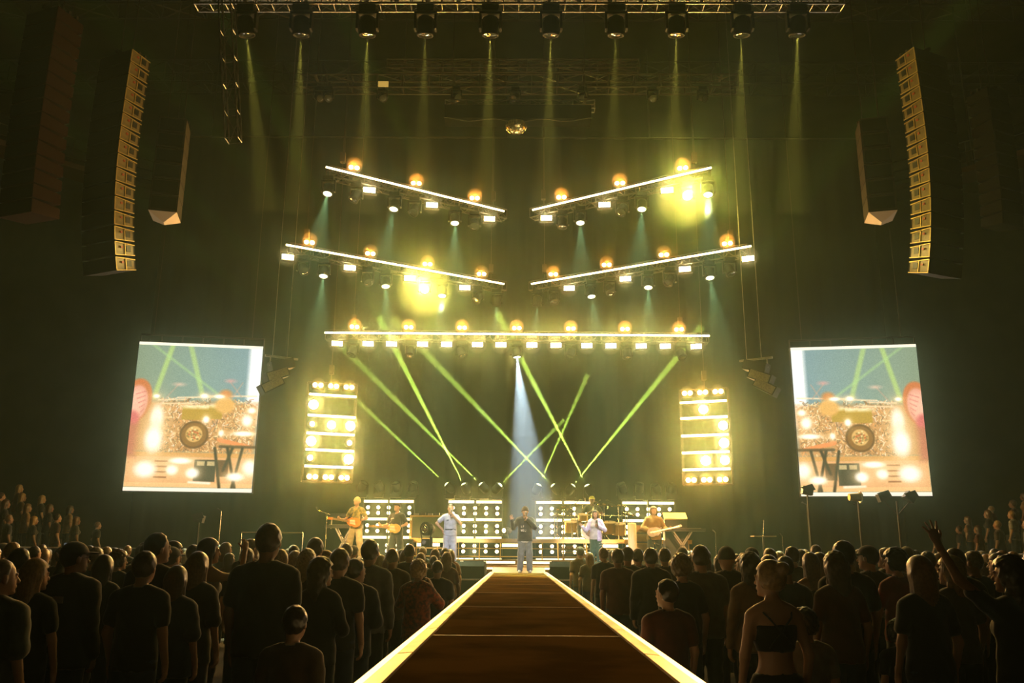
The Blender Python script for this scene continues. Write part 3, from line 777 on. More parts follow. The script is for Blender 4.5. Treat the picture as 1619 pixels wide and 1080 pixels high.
def subs(px, ytop, ybot, Y, n, w, dep, yaw, label):
    top, bot = at(px, ytop, Y), at(px, ybot, Y); h = (top.z - bot.z) / n
    root = empty('subwoofer_array', top, yaw, label, 'loudspeaker')
    cb = MB().box((0, 0, 0), (w, dep, h - .03)).mesh('cabinet', BROWN)
    g = MB().box((0, -dep / 2 - .01, 0), (w - .1, .015, h - .12)).mesh('grille', GRILLE)
    for i in range(n):
        c = put('cabinet', cb, root, (0, 0, -(i + .5) * h)); put('grille', g, c)
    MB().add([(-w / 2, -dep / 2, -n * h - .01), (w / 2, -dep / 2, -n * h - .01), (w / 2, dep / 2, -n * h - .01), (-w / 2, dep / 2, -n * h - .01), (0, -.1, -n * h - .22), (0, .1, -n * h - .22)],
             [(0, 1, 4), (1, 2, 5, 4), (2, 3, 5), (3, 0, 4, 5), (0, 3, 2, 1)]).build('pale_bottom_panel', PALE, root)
    fr = MB(); fr.bar((-w / 2, 0, .06), (w / 2, 0, .06), .08)
    for s in (-1, 1): fr.tube((s * w * .3, 0, .1), (s * w * .3, 0, 30.0 - top.z), .015, n=5)
    fr.build('hanging_frame', DARKSTEEL, root)
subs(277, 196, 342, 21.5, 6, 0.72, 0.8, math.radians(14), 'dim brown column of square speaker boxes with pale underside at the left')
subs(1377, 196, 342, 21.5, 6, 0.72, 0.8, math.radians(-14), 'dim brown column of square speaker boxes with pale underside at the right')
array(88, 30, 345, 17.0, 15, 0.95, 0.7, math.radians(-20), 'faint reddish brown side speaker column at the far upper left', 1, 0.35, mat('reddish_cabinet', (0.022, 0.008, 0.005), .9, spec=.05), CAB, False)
array(1560, 150, 360, 24.0, 12, 0.95, 0.7, math.radians(25), 'faint dark side speaker column at the far upper right', -1, 0.35, CAB, BROWN, False)
# small stage side fills
def fill(px, py, Y, roll, yaw, label, s):
    c = at(px, py, Y)
    root = empty('side_fill', c, yaw, label, 'loudspeaker')
    for i in range(3):
        o = MB().box((0, 0, 0), (.62, .42, .27)).build('cabinet', CAB, root, (s * (0.12 * i), 0, .34 - i * .29)); o.rotation_euler = (0, s * math.radians(16 + 8 * i), 0)
        g = MB().box((0, -.215, 0), (.56, .015, .21)).build('grille', GRILLE if i < 1 else mat('pale_grille', (.16, .13, .06), .7, noise=(30, .4)), o)  # lower two grilles paler than the top one
    f = MB().bar((-.45, 0, .56), (.45, 0, .56), .05)
    f.tube((-.3, 0, .3), (-.3, 0, .58), .02, n=5); f.tube((.3, 0, .3), (.3, 0, .58), .02, n=5)
    for k in (-.25, .15): f.tube((k, 0, .56), (k, 0, 30 - c.z), .011, n=5)
    f.build('hanging_frame', STEEL, root)
fill(443, 597, 22.5, 0, math.radians(32), 'small tilted cluster of three speakers hanging beside the left screen', -1)
fill(1197, 600, 22.5, 0, math.radians(-32), 'small tilted cluster of three speakers hanging beside the right screen', 1)
# ================================================================ UPPER RIGGING
def hoist(o_label, p, cat='chain'):
    o = MB().tube((0, 0, 0), (0, 0, 30 - p[2]), .012, n=5).box((0, 0, .5), (.14, .14, .3)).build('hoist_chain', DARKSTEEL, None, p)
    return tag(o, o_label, cat)
truss_between(at(356, -30, 16), at(369, 222, 16), 0.26, 'upright ladder truss hanging at the upper left catching golden light', 'ladder_truss', STEEL, r=0.017, every=.55)
zt = 133
truss_between(at(476, zt, 23), at(1165, zt, 23), 0.42, 'long dim box truss across the top behind the front truss', 'long_truss', DARKSTEEL, r=0.022, every=.75)
truss_between(at(612, 104, 24.5), at(1010, 104, 24.5), 0.3, 'short upper truss above the long dim box truss', 'upper_truss', DARKSTEEL, r=0.02, every=.9)
for (xs_, yy_, Yc, up_, nm_) in (((500, 1140), 133, 23, .19, 'long dim box truss'), ((715, 925), 168, 22.2, .12, 'short truss over the mirror ball'), ((400, 1240), 3, 17.0, .12, 'high front truss')):
    for k_, px in enumerate(xs_):
        c_ = at(px, yy_, Yc) + Vector((0, 0, up_)); tag(MB().tube((0, 0, 0), (0, 0, 29.99 - c_.z), .012, n=5).box((0, 0, .02), (.08, .46, .02)).build('hoist_chain', DARKSTEEL, None, c_), f'thin hoist chain at the {"left" if k_ == 0 else "right"} of the {nm_}', 'chain')
for k_, px in enumerate((640, 980)):
    c_ = at(px, 104, 24.5) + Vector((0, 0, .12)); tag(MB().tube((0, 0, 0), (0, 0, 29.99 - c_.z), .012, n=5).box((0, 0, .05), (.08, .36, .02)).build('hoist_chain', DARKSTEEL, None, c_), f'thin hoist chain at the {"left" if k_ == 0 else "right"} of the short upper truss', 'chain')
truss_between(at(704, 168, 22.2), at(940, 168, 22.2), 0.26, 'short truss above the dark hanging box and mirror ball', 'short_truss', STEEL, r=0.018, every=.6)
p0, p1 = at(704, 172, 22.2), at(934, 194, 22.2)
bx = MB().box((0, 0, 0), (p1.x - p0.x, .5, p0.z - p1.z)).build('rigging_box', mat('matte_black_box', (.004, .004, .003), 1.0, spec=0.0), None, (p0 + p1) / 2); tag(bx, 'wide dark box hung under the short truss above the mirror ball', 'box')
sw = MB(); pts = []
for i in range(25):
    t = i / 24; pts.append(Vector(((t - .5) * (p1.x - p0.x), -.28, -.09 * math.sin(t * PI * 3) ** 2 - .05 * math.sin(PI * t))))
sw.path(pts, .016, 5); o = sw.build('swag_cable', CHROME, None, Vector(((p0.x + p1.x) / 2, p0.y, p1.z))); tag(o, 'wavy pale cable sagging along the bottom of the dark hanging box', 'cable')
# half mirror ball
mb = empty('mirror_ball', at(816, 197, 22.15), 0, 'small golden half mirror ball hanging at top centre', 'mirror ball')
MIR = mat('mirror_tile_gold', (0.95, 0.80, 0.42), 0.16, 1.0)
R_ = .31
MB().lathe([(.02, .02), (R_ * .96, .02), (R_ * .96, -.02), (R_ * .9, -.08), (R_ * .6, -.2), (.01, -.27)], 20).build('dome', DARKSTEEL, mb)
tl = MB()
for j in range(6):
    ph = (j + .5) / 6 * PI / 2; rr = R_ * math.cos(ph); z = -R_ * .86 * math.sin(ph); nseg = max(5, int(26 * math.cos(ph)))
    for i in range(nseg):
        th = 2 * PI * i / nseg + random.uniform(-.02, .02)
        nrm = Vector((math.cos(th) * math.cos(ph), math.sin(th) * math.cos(ph), -math.sin(ph))).normalized()
        jit = Vector((random.uniform(-.1, .1), random.uniform(-.1, .1), random.uniform(-.1, .1)))
        q = (nrm + jit).to_track_quat('Z', 'Y').to_matrix()
        tl.box((rr * math.cos(th), rr * math.sin(th), z), (.068, .068, .012), q)
tag(tl.build('mirror_tiles', MIR, mb), kind='stuff')
MB().tube((0, 0, 0), (0, 0, .075), .02, n=6).build('hanger', DARKSTEEL, mb)
lamp('SPOT', 'added_ball_spot', mb, (1.2, -4.5, -4.0), 1500, (1, .8, .4), .03, math.radians(3.5), .5, aim((-1.2, 4.5, 3.9)))  # bare spot in mid-air, added to brighten the ball
# dim working fixtures along the long truss
for k, (px, c_) in enumerate([(505, 0), (520, 0), (605, 1), (722, 0), (815, 0), (921, 0), (1031, 0), (1110, 0)]):
    pp = at(px, 139, 22.8)
    inst(dark0, pp, 0, f'{ORD[k]} small dim moving head from the left on the long dim box truss', 'light', 'moving heads on the long dim box truss', (random.uniform(-.8, .8), -.6, -.7), .8)
yp = at(606, 133, 22.6); tag(MB().box((0, 0, 0), (.3, .05, .16)).build('worklight', glow('warm_lit_panel', (1, .62, .12), .5), None, yp), 'small yellow lit panel on the long dim box truss', 'panel')
# arena roof steel and the ring walkway around the upper bowl
for i, Yb in enumerate((8, 15, 22, 29, 36, 43)):
    truss_between((-44, Yb, 27.6), (44, Yb, 27.6), 1.3, f'{ORD[i]} roof girder from the front spanning the dark arena ceiling', 'roof_girder', DARKSTEEL, r=.07, every=2.2, cat='girder')
ring = empty('ring_walkway', (0, 20, 0), 0, 'curved railed service walkway high around the arena', 'walkway')
def arc(rx, ry_, z, r, nm, m):
    mm = MB(); pts = [Vector((rx * math.cos(a), ry_ * math.sin(a), z)) for a in np.linspace(0.12, PI - .12, 60)]
    mm.path(pts, r, 5); mm.build(nm, m, ring)
for z in (19.0, 19.5, 20.0): arc(27, 24, z, .035, 'rail', DARKSTEEL)
mm = MB()
aa = np.linspace(0.12, PI - .12, 60)
for a, b in zip(aa[:-1], aa[1:]):
    P = [Vector((rx * math.cos(t), ry_ * math.sin(t), 18.8)) for t, rx, ry_ in ((a, 27, 24), (b, 27, 24), (b, 28.4, 25.4), (a, 28.4, 25.4))]
    mm.add(P + [p + Vector((0, 0, -.25)) for p in P], [(0, 1, 2, 3), (7, 6, 5, 4), (0, 4, 5, 1), (2, 6, 7, 3)])
mm.build('floor_slab', mat('reddish_painted_steel', (.07, .035, .018), .7), ring)
ps = MB()
for a in aa: ps.tube((27 * math.cos(a), 24 * math.sin(a), 18.8), (27 * math.cos(a), 24 * math.sin(a), 20.0), .025, n=4)
for a in aa[::6]: ps.tube((27.7 * math.cos(a), 24.7 * math.sin(a), 18.8), (27.7 * math.cos(a), 24.7 * math.sin(a), 30.0), .05, n=5)
tag(ps.build('posts', DARKSTEEL, ring), kind='stuff')
for (tx, tn) in ((523, 'left'), (1114, 'right')):
    c_ = at(tx, 609 if tx < 800 else 618, 26.65); hoist(f'thin chain holding the {tn} hanging light tower', c_)
# ================================================================ STAGE GEAR
def bars(o_name, segs, m, parent=None, r=.012, n=6):
    b = MB()
    for a, c in segs: b.tube(a, c, r, n=n)
    return b.build(o_name, m, parent)
def mic_stand(p, h, label, boom=None, tilt=0.0):
    root = empty('mic_stand', p, random.uniform(0, 6) if boom is None else 0, label, 'microphone stand')
    MB().lathe([(.15, 0), (.15, .015), (.03, .03), (.012, .05), (.012, .06)], 14).build('base', BLACK, root)
    MB().tube((0, 0, .04), (0, 0, h), .011, n=6).build('pole', CHROME, root)
    top = Vector((0, 0, h))
    if boom:
        e = top + Vector(boom); MB().tube(top - Vector(boom) * .3, e, .008, n=5).build('boom', CHROME, root); top = e
    MB().tube(top, top + Vector((0, -.09, .05)), .012, .014, n=8).ball(top + Vector((0, -.11, .06)), .026).build('microphone', BLACK, root)
for k, (px, py, Y, h, bm) in enumerate([(350, 808, 26, 1.55, None), (517, 812, 25.4, 1.5, (-.3, 0, .1)), (545, 850, 25.8, .9, None), (1131, 842, 25.5, 1.1, None), (1237, 848, 26.5, 1.05, None), (1275, 798, 25, 1.9, None), (1357, 800, 25, 1.9, None)]):
    p = at(px, py, Y); z0 = DZ if abs(p.x) < 8.5 else 0
    mic_stand((p.x, Y, z0), p.z - z0, f'{ORD[k]} thin pale mic stand from the left beside the band', bm)
# work light stands in front of the right screen
def lampstand(px, py, Y, label, kind):
    p = at(px, py, Y); root = empty('light_stand', (p.x, Y, 0), 0, label, 'light stand')
    MB().tube((0, 0, 0), (0, 0, p.z - .1), .022, n=6).build('pole', DARKSTEEL, root)
    b = MB()
    for a in range(3): b.tube((0, 0, .5), (.5 * math.cos(a * 2.1), .5 * math.sin(a * 2.1), 0), .015, n=5)
    b.build('tripod', DARKSTEEL, root)
    z = p.z
    for s in ((-1, 1) if kind == 2 else (0,)):
        h = MB().box((s * .34, 0, z), (.26, .2, .2), Matrix.Rotation(.5 * s + .2, 3, 'Y')).poly([(s * .34 - .2, z + .08), (s * .34 + .1, z + .17), (s * .34 + .18, z + .02), (s * .34 - .02, z - .04)], .02, None, (0, -.12, 0))
        h.build('lamp_head', BLACK, root)
    if kind == 2: MB().tube((-.34, 0, z - .1), (0, 0, z - .45), .015, n=5).tube((.34, 0, z - .1), (0, 0, z - .45), .015, n=5).build('crossbar', DARKSTEEL, root)
lampstand(1417, 786, 22, 'tall twin lamp stand in front of the right screen corner', 2)
lampstand(1276, 776, 22, 'single dark lamp on a thin stand at the right screen lower left corner', 1)
lampstand(315, 820, 24, 'small dark lamp on a stand below the left screen', 1)
p = at(1356, 786, 22); fs = empty('followspot', (p.x, 22, 0), 0, 'small gold follow spot with round rim in front of the right screen', 'light')
MB().tube((0, 0, 0), (0, 0, p.z - .12), .02, n=6).build('pole', DARKSTEEL, fs)
MB().tube((-.22, 0, p.z), (.05, 0, p.z), .09, .11, n=14).build('barrel', mat('gold_lamp_barrel', (.5, .36, .12), .35, .7), fs)
MB().lathe([(.14, -.02), (.16, 0), (.14, .02)], 18, Matrix.Rotation(PI / 2, 3, 'Y'), (.07, 0, p.z)).build('rim', CHROME, fs)
# wedges on the apron
def wedge(px, Y, w, label):
    p = at(px, 905, Y); root = empty('floor_monitor', (p.x, Y, .96), math.radians(random.uniform(-4, 4)), label, 'monitor speaker')
    MB().poly([(-.32, 0), (.32, 0), (.32, .18), (.10, .42), (-.2, .42), (-.32, .30)], w, Matrix.Rotation(PI / 2, 3, 'Z')).build('body', CAB, root)
    MB().box((0, -.02, .32), (w - .1, .30, .015), Matrix.Rotation(math.radians(-47), 3, 'X')).build('grille', GRILLE, root)
    for s in (-1, 1): MB().box((s * (w / 2 + .005), 0, .2), (.015, .18, .06)).build('handle', DARKSTEEL, root)
wedge(712, 22.75, .62, 'left of the two black floor monitors left of the walkway'); wedge(749, 22.75, .62, 'black floor monitor next to the walkway on its left')
wedge(888, 22.75, .62, 'black floor monitor next to the walkway on its right'); wedge(928, 22.75, .62, 'right of the two black floor monitors right of the walkway')
# round fresnel fan and round lamp
def big_round(px, py, Y, r, label, zb, lit):
    p = at(px, py, Y); root = empty('round_lamp', (p.x, Y, zb), math.radians(-35), label, 'lamp')
    h = p.z - zb
    MB().lathe([(r * .7, -.25), (r, -.08), (r, .06), (r * .93, .08)], 22, Matrix.Rotation(PI / 2, 3, 'X'), (0, 0, h)).build('housing', CASE, root)
    MB().lathe([(r * .9, .03), (r * .86, .05), (r * .7, .035), (r * .55, .055), (r * .4, .04), (r * .2, .06), (.001, .05)], 22, Matrix.Rotation(PI / 2, 3, 'X'), (0, -.03, h)).build('lens', lit, root)
    b = MB()
    for s in (-1, 1): b.bar((s * (r + .03), 0, h), (s * (r * .8), 0, 0.01), .03)
    b.build('yoke', CASE, root)
big_round(674, 836, 27.6, .22, 'big round drum shaped lamp with pale lens left of the jumpsuit singer', RZ - .02, CHROME)
big_round(799, 839, 28.4, .12, 'small round bright lamp between two lamp walls', RZ - .02, G_PAR)
lamp('POINT', 'round_glow', None, at(799, 839, 28.15), 10, YEL, .08).name = 'round_lamp_glow'
# keyboards
KEYW = mat('ivory_keys', (.75, .70, .55), .4); KEYB = mat('keyboard_case', (.03, .03, .03), .4)
def keyboard(px, py, Y, w, label, tiers=2, zb=DZ):
    p = at(px, py, Y); h = p.z - zb; root = empty('keyboard', (p.x, Y, zb), 0, label, 'keyboard')
    for t in range(tiers):
        z = h - t * .33
        b = MB().box((0, 0, z), (w, .36, .09)).build('case', KEYB, root)
        MB().box((0, .12, z + .05), (w - .15, .10, .012)).build('keys', KEYW, b)
    s = MB()
    for sg in (-1, 1):
        s.bar((sg * w * .32, -.15, 0), (-sg * w * .2, -.15, h - .06 - (tiers - 1) * .33), .035); s.bar((sg * w * .32, .15, 0), (-sg * w * .2, .15, h - .06 - (tiers - 1) * .33), .035)
        if tiers > 1: s.bar((sg * w * .38, .1, h - .4), (sg * w * .38, .1, h - .05), .03)
    s.build('stand', STEEL, root)
    return root
keyboard(545, 815, 26.2, 1.1, 'two tier keyboard on a stand at the left end of the band', 2)
keyboard(1078, 838, 26.0, 1.35, 'keyboard on a gold stand at the right end of the band', 1)
# lit music desk and transparent screens at right, flight case cabinet, white column
p = at(1068, 815, 26.4); lid = empty('lit_case', (p.x, 26.6, DZ), 0, 'case with yellow lit slanted lid behind the right keyboard', 'case')
MB().box((0, 0, (p.z - DZ - .12) / 2), (.68, .4, p.z - DZ - .12)).build('body', KEYB, lid)
MB().box((0, -.1, p.z - DZ - .02), (.70, .34, .04), Matrix.Rotation(math.radians(35), 3, 'X')).build('lid', mat('yellow_lid', (.85, .72, .30), .5), lid)
p = at(1013, 870, 26.3)
oc = empty('wooden_cabinet', (p.x, 26.3, DZ), 0, 'golden wooden rotating speaker cabinet left of the brown jacket guitarist', 'cabinet')
WOOD = mat('golden_wood', (.42, .24, .05), .45, noise=(4, .3))
hh = at(1013, 831, 26.3).z - DZ
MB().box((0, 0, hh / 2), (.40, .5, hh)).build('body', WOOD, oc)
for i in range(4): MB().box((0, -.256, hh * (.15 + .22 * i)), (.34, .015, .03)).build('louvre', BROWN, oc)
MB().box((0, -.256, hh * .55), (.36, .012, .03)).build('trim', GOLD, oc)
p = at(1001, 870, 26.2); tag(MB().lathe([(.13, 0), (.13, hh + .04), (.10, hh + .06)], 14).build('white_column', mat('cream_plastic', (.8, .72, .5), .5), None, (p.x - .05, 25.95, DZ)), 'cream upright column beside the golden wooden cabinet', 'column')
for k, (px, Y, w, h_) in enumerate([(690, 27.35, .75, .62), (1030, 28.5, .8, .5)]):
    p = at(px, 870, Y)
rk = empty('equipment_rack', (at(678, 826, 28.4).x, 28.7, RZ - .02), 0, 'open framed equipment rack with pale green panel on the riser', 'rack')
f = MB()
for a in (-.62, .62):
    for b in (-.2, .2): f.bar((a, b, 0), (a, b, .75), .035)
for z in (.02, .75):
    f.bar((-.62, -.2, z), (.62, -.2, z), .035); f.bar((-.62, .2, z), (.62, .2, z), .035)
f.build('frame', GOLD, rk); MB().box((0, .2, .38), (1.2, .02, .7)).build('panel', mat('pale_green_panel', (.18, .24, .14), .6), rk)
for i in range(5): MB().box((-.45 + i * .23, 0, .80), (.16, .2, .08 + .04 * (i % 2))).build('device', KEYB if i % 2 else STEEL, rk)
for k, (px, Y, lb) in enumerate([(668, 24.0, 'left'), (1030, 23.7, 'right')]): pass
# drum kit
dk = empty('drum_kit', (at(932, 845, 28.3).x, 28.1, RZ - .02), 0, 'large gold drum kit with many cymbals on the riser', 'drum kit')
DRUM = mat('gold_drum_shell', (.55, .38, .10), .25, .6); HEADM = mat('drum_head', (.80, .72, .52), .5); CYM = mat('brass_cymbal', (.85, .62, .22), .22, 1.0)
def drum(c, r, h, R=None):
    d = MB().lathe([(r, -h / 2), (r, h / 2)], 20, R, c).build('drum_shell', DRUM, dk)
    hd = MB().lathe([(r * 1.02, h / 2 - .02), (r * 1.03, h / 2 + .01), (r * .96, h / 2 + .012), (.001, h / 2 + .012)], 20, R, c).build('drum_head', HEADM, d)
RB = Matrix.Rotation(PI / 2, 3, 'X')
drum((0, 0, .28), .28, .40, RB)
MB().lathe([(.18, .222), (.001, .224)], 18, RB, (0, 0, .28)).build('round_badge', mat('badge_brown', (.28, .13, .05), .5, noise=(14, .6)), dk)
for c, r, h in (((-.22, 0, .72), .15, .2), ((.20, 0, .72), .16, .2), ((-.62, .05, .42), .2, .34), ((.62, .05, .40), .22, .36), ((.95, .1, .36), .22, .36), ((-.42, .3, .6), .18, .14)):
    drum(c, r, h, Matrix.Rotation(.2, 3, 'X'))
for c, r in (((-.85, 0, 1.05), .24), ((-.45, .05, 1.12), .20), ((.48, .05, 1.15), .22), ((.95, 0, 1.10), .26), ((1.25, .2, .85), .2), ((-1.05, .2, .80), .18), ((0.2, .1, 1.2), .14)):
    q = Matrix.Rotation(random.uniform(-.25, .25), 3, 'Y') @ Matrix.Rotation(random.uniform(.1, .4), 3, 'X')
    cst = MB().lathe([(.002, .03), (r * .25, .03), (r * .3, .012), (r, -.01), (r, -.014), (r * .3, .006), (.002, .02)], 22, q, c).build('cymbal', CYM, dk)
    MB().tube((c[0], c[1], 0), (c[0], c[1], c[2] + .05), .012, n=6).tube((c[0], c[1], .2), (c[0] - .18, c[1] - .1, 0), .01, n=5).tube((c[0], c[1], .2), (c[0] + .18, c[1] + .1, 0), .01, n=5).build('cymbal_stand', CHROME, cst)
hw = MB()
for i in range(26):
    x = random.uniform(-1.2, 1.2); z = random.uniform(.25, 1.0); a = random.uniform(-1, 1)
    hw.tube((x, -.12, z), (x + .2 * a, -.05, z + .16 * (1 - abs(a))), .009, n=5)
for x in (-1.15, -.4, .4, 1.15): hw.tube((x, -.1, 0), (x, -.1, .85), .014, n=6)
hw.tube((-1.15, -.1, .78), (1.15, -.1, .78), .014, n=6)
tag(hw.build('hardware', CHROME, dk), kind='stuff')
for bmx, tx in ((-.6, -.3), (.9, .55), (.1, .35)):
    MB().tube((bmx, -.2, .0), (bmx, -.2, 1.05), .01, n=5).tube((bmx, -.2, 1.05), (tx, -.1, 1.3), .008, n=5).tube((tx, -.1, 1.3), (tx - .02, -.16, 1.27), .018, n=6).build('overhead_microphone', CHROME, dk)
# barricade, side table frames, cable cases
bc = MB()
for s, x0, x1 in ((-1, -12.9, -5.2), (1, 5.2, 12.9)):
    root = empty('crowd_barrier', ((x0 + x1) / 2, 21.0, 0), 0, 'long black crowd barrier ' + ('left' if s < 0 else 'right') + ' of the stage apron', 'barrier')
    w = x1 - x0
    for i in range(9): MB().box((-w / 2 + (i + .5) * w / 9, 0, .55), (w / 9 - .02, .03, 1.0)).build('panel', FASCIA, root)
    MB().tube((-w / 2, 0, 1.1), (w / 2, 0, 1.1), .03, n=6).build('top_rail', DARKSTEEL, root)
fr = empty('frame_table', (at(430, 845, 24.0).x, 24.0, DZ), 0, 'thin pale metal frame beyond the tall man left of the stage', 'frame')
f = MB(); h1 = at(430, 842, 24).z - DZ
for a in (-.85, .85): f.tube((a, 0, 0), (a, 0, h1), .018, n=5)
f.tube((-.85, 0, h1), (.85, 0, h1), .018, n=5).tube((-.85, 0, h1 * .4), (.85, 0, h1 * .4), .014, n=5); f.build('frame', CHROME, fr)
fr = empty('utility_table', (at(1207, 852, 24.5).x, 24.5, DZ), 0, 'small pale topped table with a dark machine under it right of the stage', 'table')
h1 = at(1207, 848, 24.5).z - DZ
MB().box((0, 0, h1), (.62, .4, .03)).build('top', PALE, fr); MB().tube((0, 0, 0), (0, 0, h1), .03, n=6).build('leg', DARKSTEEL, fr); MB().tube((0, 0, h1), (0.05, 0, h1 + .45), .015, n=6).build('post', CHROME, fr)
MB().box((.25, 0, .13), (.3, .3, .24)).build('machine', BLACK, fr)
# ================================================================ SEATING STANDS
for s in (-1, 1):
    root = empty('seating_stand', (s * 13.2, 24, 0), 0, 'raised seating stand with rows of spectators at the far ' + ('left' if s < 0 else 'right'), 'stand')
    for i in range(7):
        MB().box((s * (i * .95 + .45), 0, (.9 + .35 * i) / 2), (.93, 14, .9 + .35 * i)).build('tier', CONCRETE, root)
    MB().tube((s * -.02, -7, 1.65), (s * -.02, 7, 1.65), .025, n=6).build('front_rail', STEEL, root)
    for k in range(9): MB().tube((s * -.02, -6.9 + k * 1.72, .0), (s * -.02, -6.9 + k * 1.72, 1.65), .02, n=5).build('rail_post', STEEL, root)
# ================================================================ PEOPLE
def snet(f, lo, hi, h):
    """surface nets over a distance function: one closed smooth surface"""
    lo, hi = np.array(lo, float), np.array(hi, float)
    n = np.maximum(4, np.ceil((hi - lo) / h).astype(int) + 1)
    ax = [lo[i] + np.arange(n[i]) * h for i in range(3)]
    G = np.stack(np.meshgrid(*ax, indexing='ij'), -1)
    D = f(G.reshape(-1, 3)).reshape(n)
    S = D < 0
    c = np.zeros(n - 1, int)
    for i in (0, 1):
        for j in (0, 1):
            for k in (0, 1): c += S[i:n[0] - 1 + i, j:n[1] - 1 + j, k:n[2] - 1 + k]
    act = (c > 0) & (c < 8)
    idx = -np.ones(n - 1, int); cells = np.argwhere(act); idx[act] = np.arange(len(cells))
    acc = np.zeros((len(cells), 3)); cnt = np.zeros(len(cells))
    corners = [(i, j, k) for i in (0, 1) for j in (0, 1) for k in (0, 1)]
    for a in corners:
        for ax_ in range(3):
            if a[ax_]: continue
            b = list(a); b[ax_] = 1
            da = D[cells[:, 0] + a[0], cells[:, 1] + a[1], cells[:, 2] + a[2]]; db = D[cells[:, 0] + b[0], cells[:, 1] + b[1], cells[:, 2] + b[2]]
            m = (da < 0) != (db < 0)
            t = np.where(m, da / np.where(m, da - db, 1), 0)
            p = np.array(a, float)[None] + np.eye(3)[ax_][None] * t[:, None]
            acc += p * m[:, None]; cnt += m
    V = lo + (cells + acc / cnt[:, None]) * h
    F = []
    for ax_ in range(3):
        u, v = (ax_ + 1) % 3, (ax_ + 2) % 3
        sl = [slice(None)] * 3; sl[ax_] = slice(0, n[ax_] - 1); A = S[tuple(sl)]
        sl2 = [slice(None)] * 3; sl2[ax_] = slice(1, n[ax_]); B = S[tuple(sl2)]
        E = np.argwhere(A != B)
        E = E[(E[:, u] > 0) & (E[:, v] > 0) & (E[:, u] < n[u] - 1) & (E[:, v] < n[v] - 1)]
        if not len(E): continue
        def cell(du, dv):
            q = E.copy(); q[:, u] -= du; q[:, v] -= dv; return idx[q[:, 0], q[:, 1], q[:, 2]]
        q = np.stack([cell(1, 1), cell(0, 1), cell(0, 0), cell(1, 0)], 1)
        inside = A[E[:, 0], E[:, 1], E[:, 2]]
        F.append(np.where(inside[:, None], q, q[:, ::-1]))
    F = np.concatenate(F) if F else np.zeros((0, 4), int)
    return V, F[(F >= 0).all(1)]
def to_mesh(name, parts, m):
    Vs, Fs, o = [], [], 0
    for V, F in parts: Vs.append(V); Fs.append(F + o); o += len(V)
    V, F = np.concatenate(Vs), np.concatenate(Fs)
    me = bpy.data.meshes.new(name)
    me.vertices.add(len(V)); me.vertices.foreach_set('co', V.ravel().astype(np.float32))
    me.loops.add(F.size); me.loops.foreach_set('vertex_index', F.ravel().astype(np.int32))
    me.polygons.add(len(F)); me.polygons.foreach_set('loop_start', np.arange(0, F.size, 4, dtype=np.int32))
    me.polygons.foreach_set('use_smooth', np.ones(len(F), bool))
    me.update(calc_edges=True); me.materials.append(m)
    return me
A3 = lambda *a: np.array(a, float)
def cap(P, a, b, ra, rb=None, sy=1.0):
    rb = ra if rb is None else rb
    a, b = np.array(a, float), np.array(b, float)
    s = np.array([1, sy, 1.0]); p = (P - a) * s; ab = (b - a) * s
    t = np.clip((p @ ab) / (ab @ ab + 1e-12), 0, 1)
    return np.linalg.norm(p - t[:, None] * ab, axis=1) - (ra + t * (rb - ra))
def ell(P, c, r, R=None):
    p = P - np.array(c, float)
    if R is not None: p = p @ R
    r = np.array(r, float); k0 = np.linalg.norm(p / r, axis=1); k1 = np.linalg.norm(p / r ** 2, axis=1) + 1e-9
    return k0 * (k0 - 1) / k1
def smin(a, b, k):
    h = np.clip(.5 + .5 * (b - a) / k, 0, 1); return b * (1 - h) + a * h - k * h * (1 - h)
def smax(a, b, k): return -smin(-a, -b, k)
def rz(a): c, s = math.cos(a), math.sin(a); return np.array([[c, -s, 0], [s, c, 0], [0, 0, 1.0]])
def rx(a): c, s = math.cos(a), math.sin(a); return np.array([[1, 0, 0], [0, c, -s], [0, s, c]])
HEADC = A3(0, .02, 1.645)
def head_frame(turn, nod): return rz(turn) @ rx(-nod)      # columns = local axes
HS = 1.07
def in_head(P, turn, nod): return (P - HEADC) @ head_frame(turn, nod) / HS   # into head space
def sdf_head(P, turn, nod, w=1.0, beard=0):
    q = in_head(P, turn, nod)
    d = ell(q, (0, -.008, .02), (.076 * w, .094, .098))
    d = smin(d, ell(q, (0, .028, -.045), (.058 * w, .066, .072)), .03)
    d = smin(d, cap(q, (0, .088, .012), (0, .110, -.022), .008, .014), .012)       # nose
    d = smin(d, cap(q, (-.02, .090, -.056), (.02, .090, -.056), .009), .008)        # lips
    d = smax(d, -cap(q, (-.02, .103, -.0565), (.02, .103, -.0565), .004), .004)
    d = smin(d, ell(q, (0, .080, -.092), (.022, .018, .016)), .02)                  # chin
    for s in (-1, 1):
        d = smax(d, -ell(q, (s * .031, .098, .006), (.020, .016, .013)), .012)      # eye socket
        d = smin(d, ell(q, (s * .031, .077, .006), (.014, .014, .011)), .004)       # eyeball
        d = smin(d, cap(q, (s * .016, .091, .024), (s * .046, .080, .026), .007), .01)  # brow
        d = smin(d, ell(q, (s * .079 * w, -.006, -.006), (.009, .019, .031)), .008)  # ear
    n = cap(P, (0, -.012, 1.44), (0, .002, 1.60), .054 * w, .050 * w)
    return smin(d, n, .03)
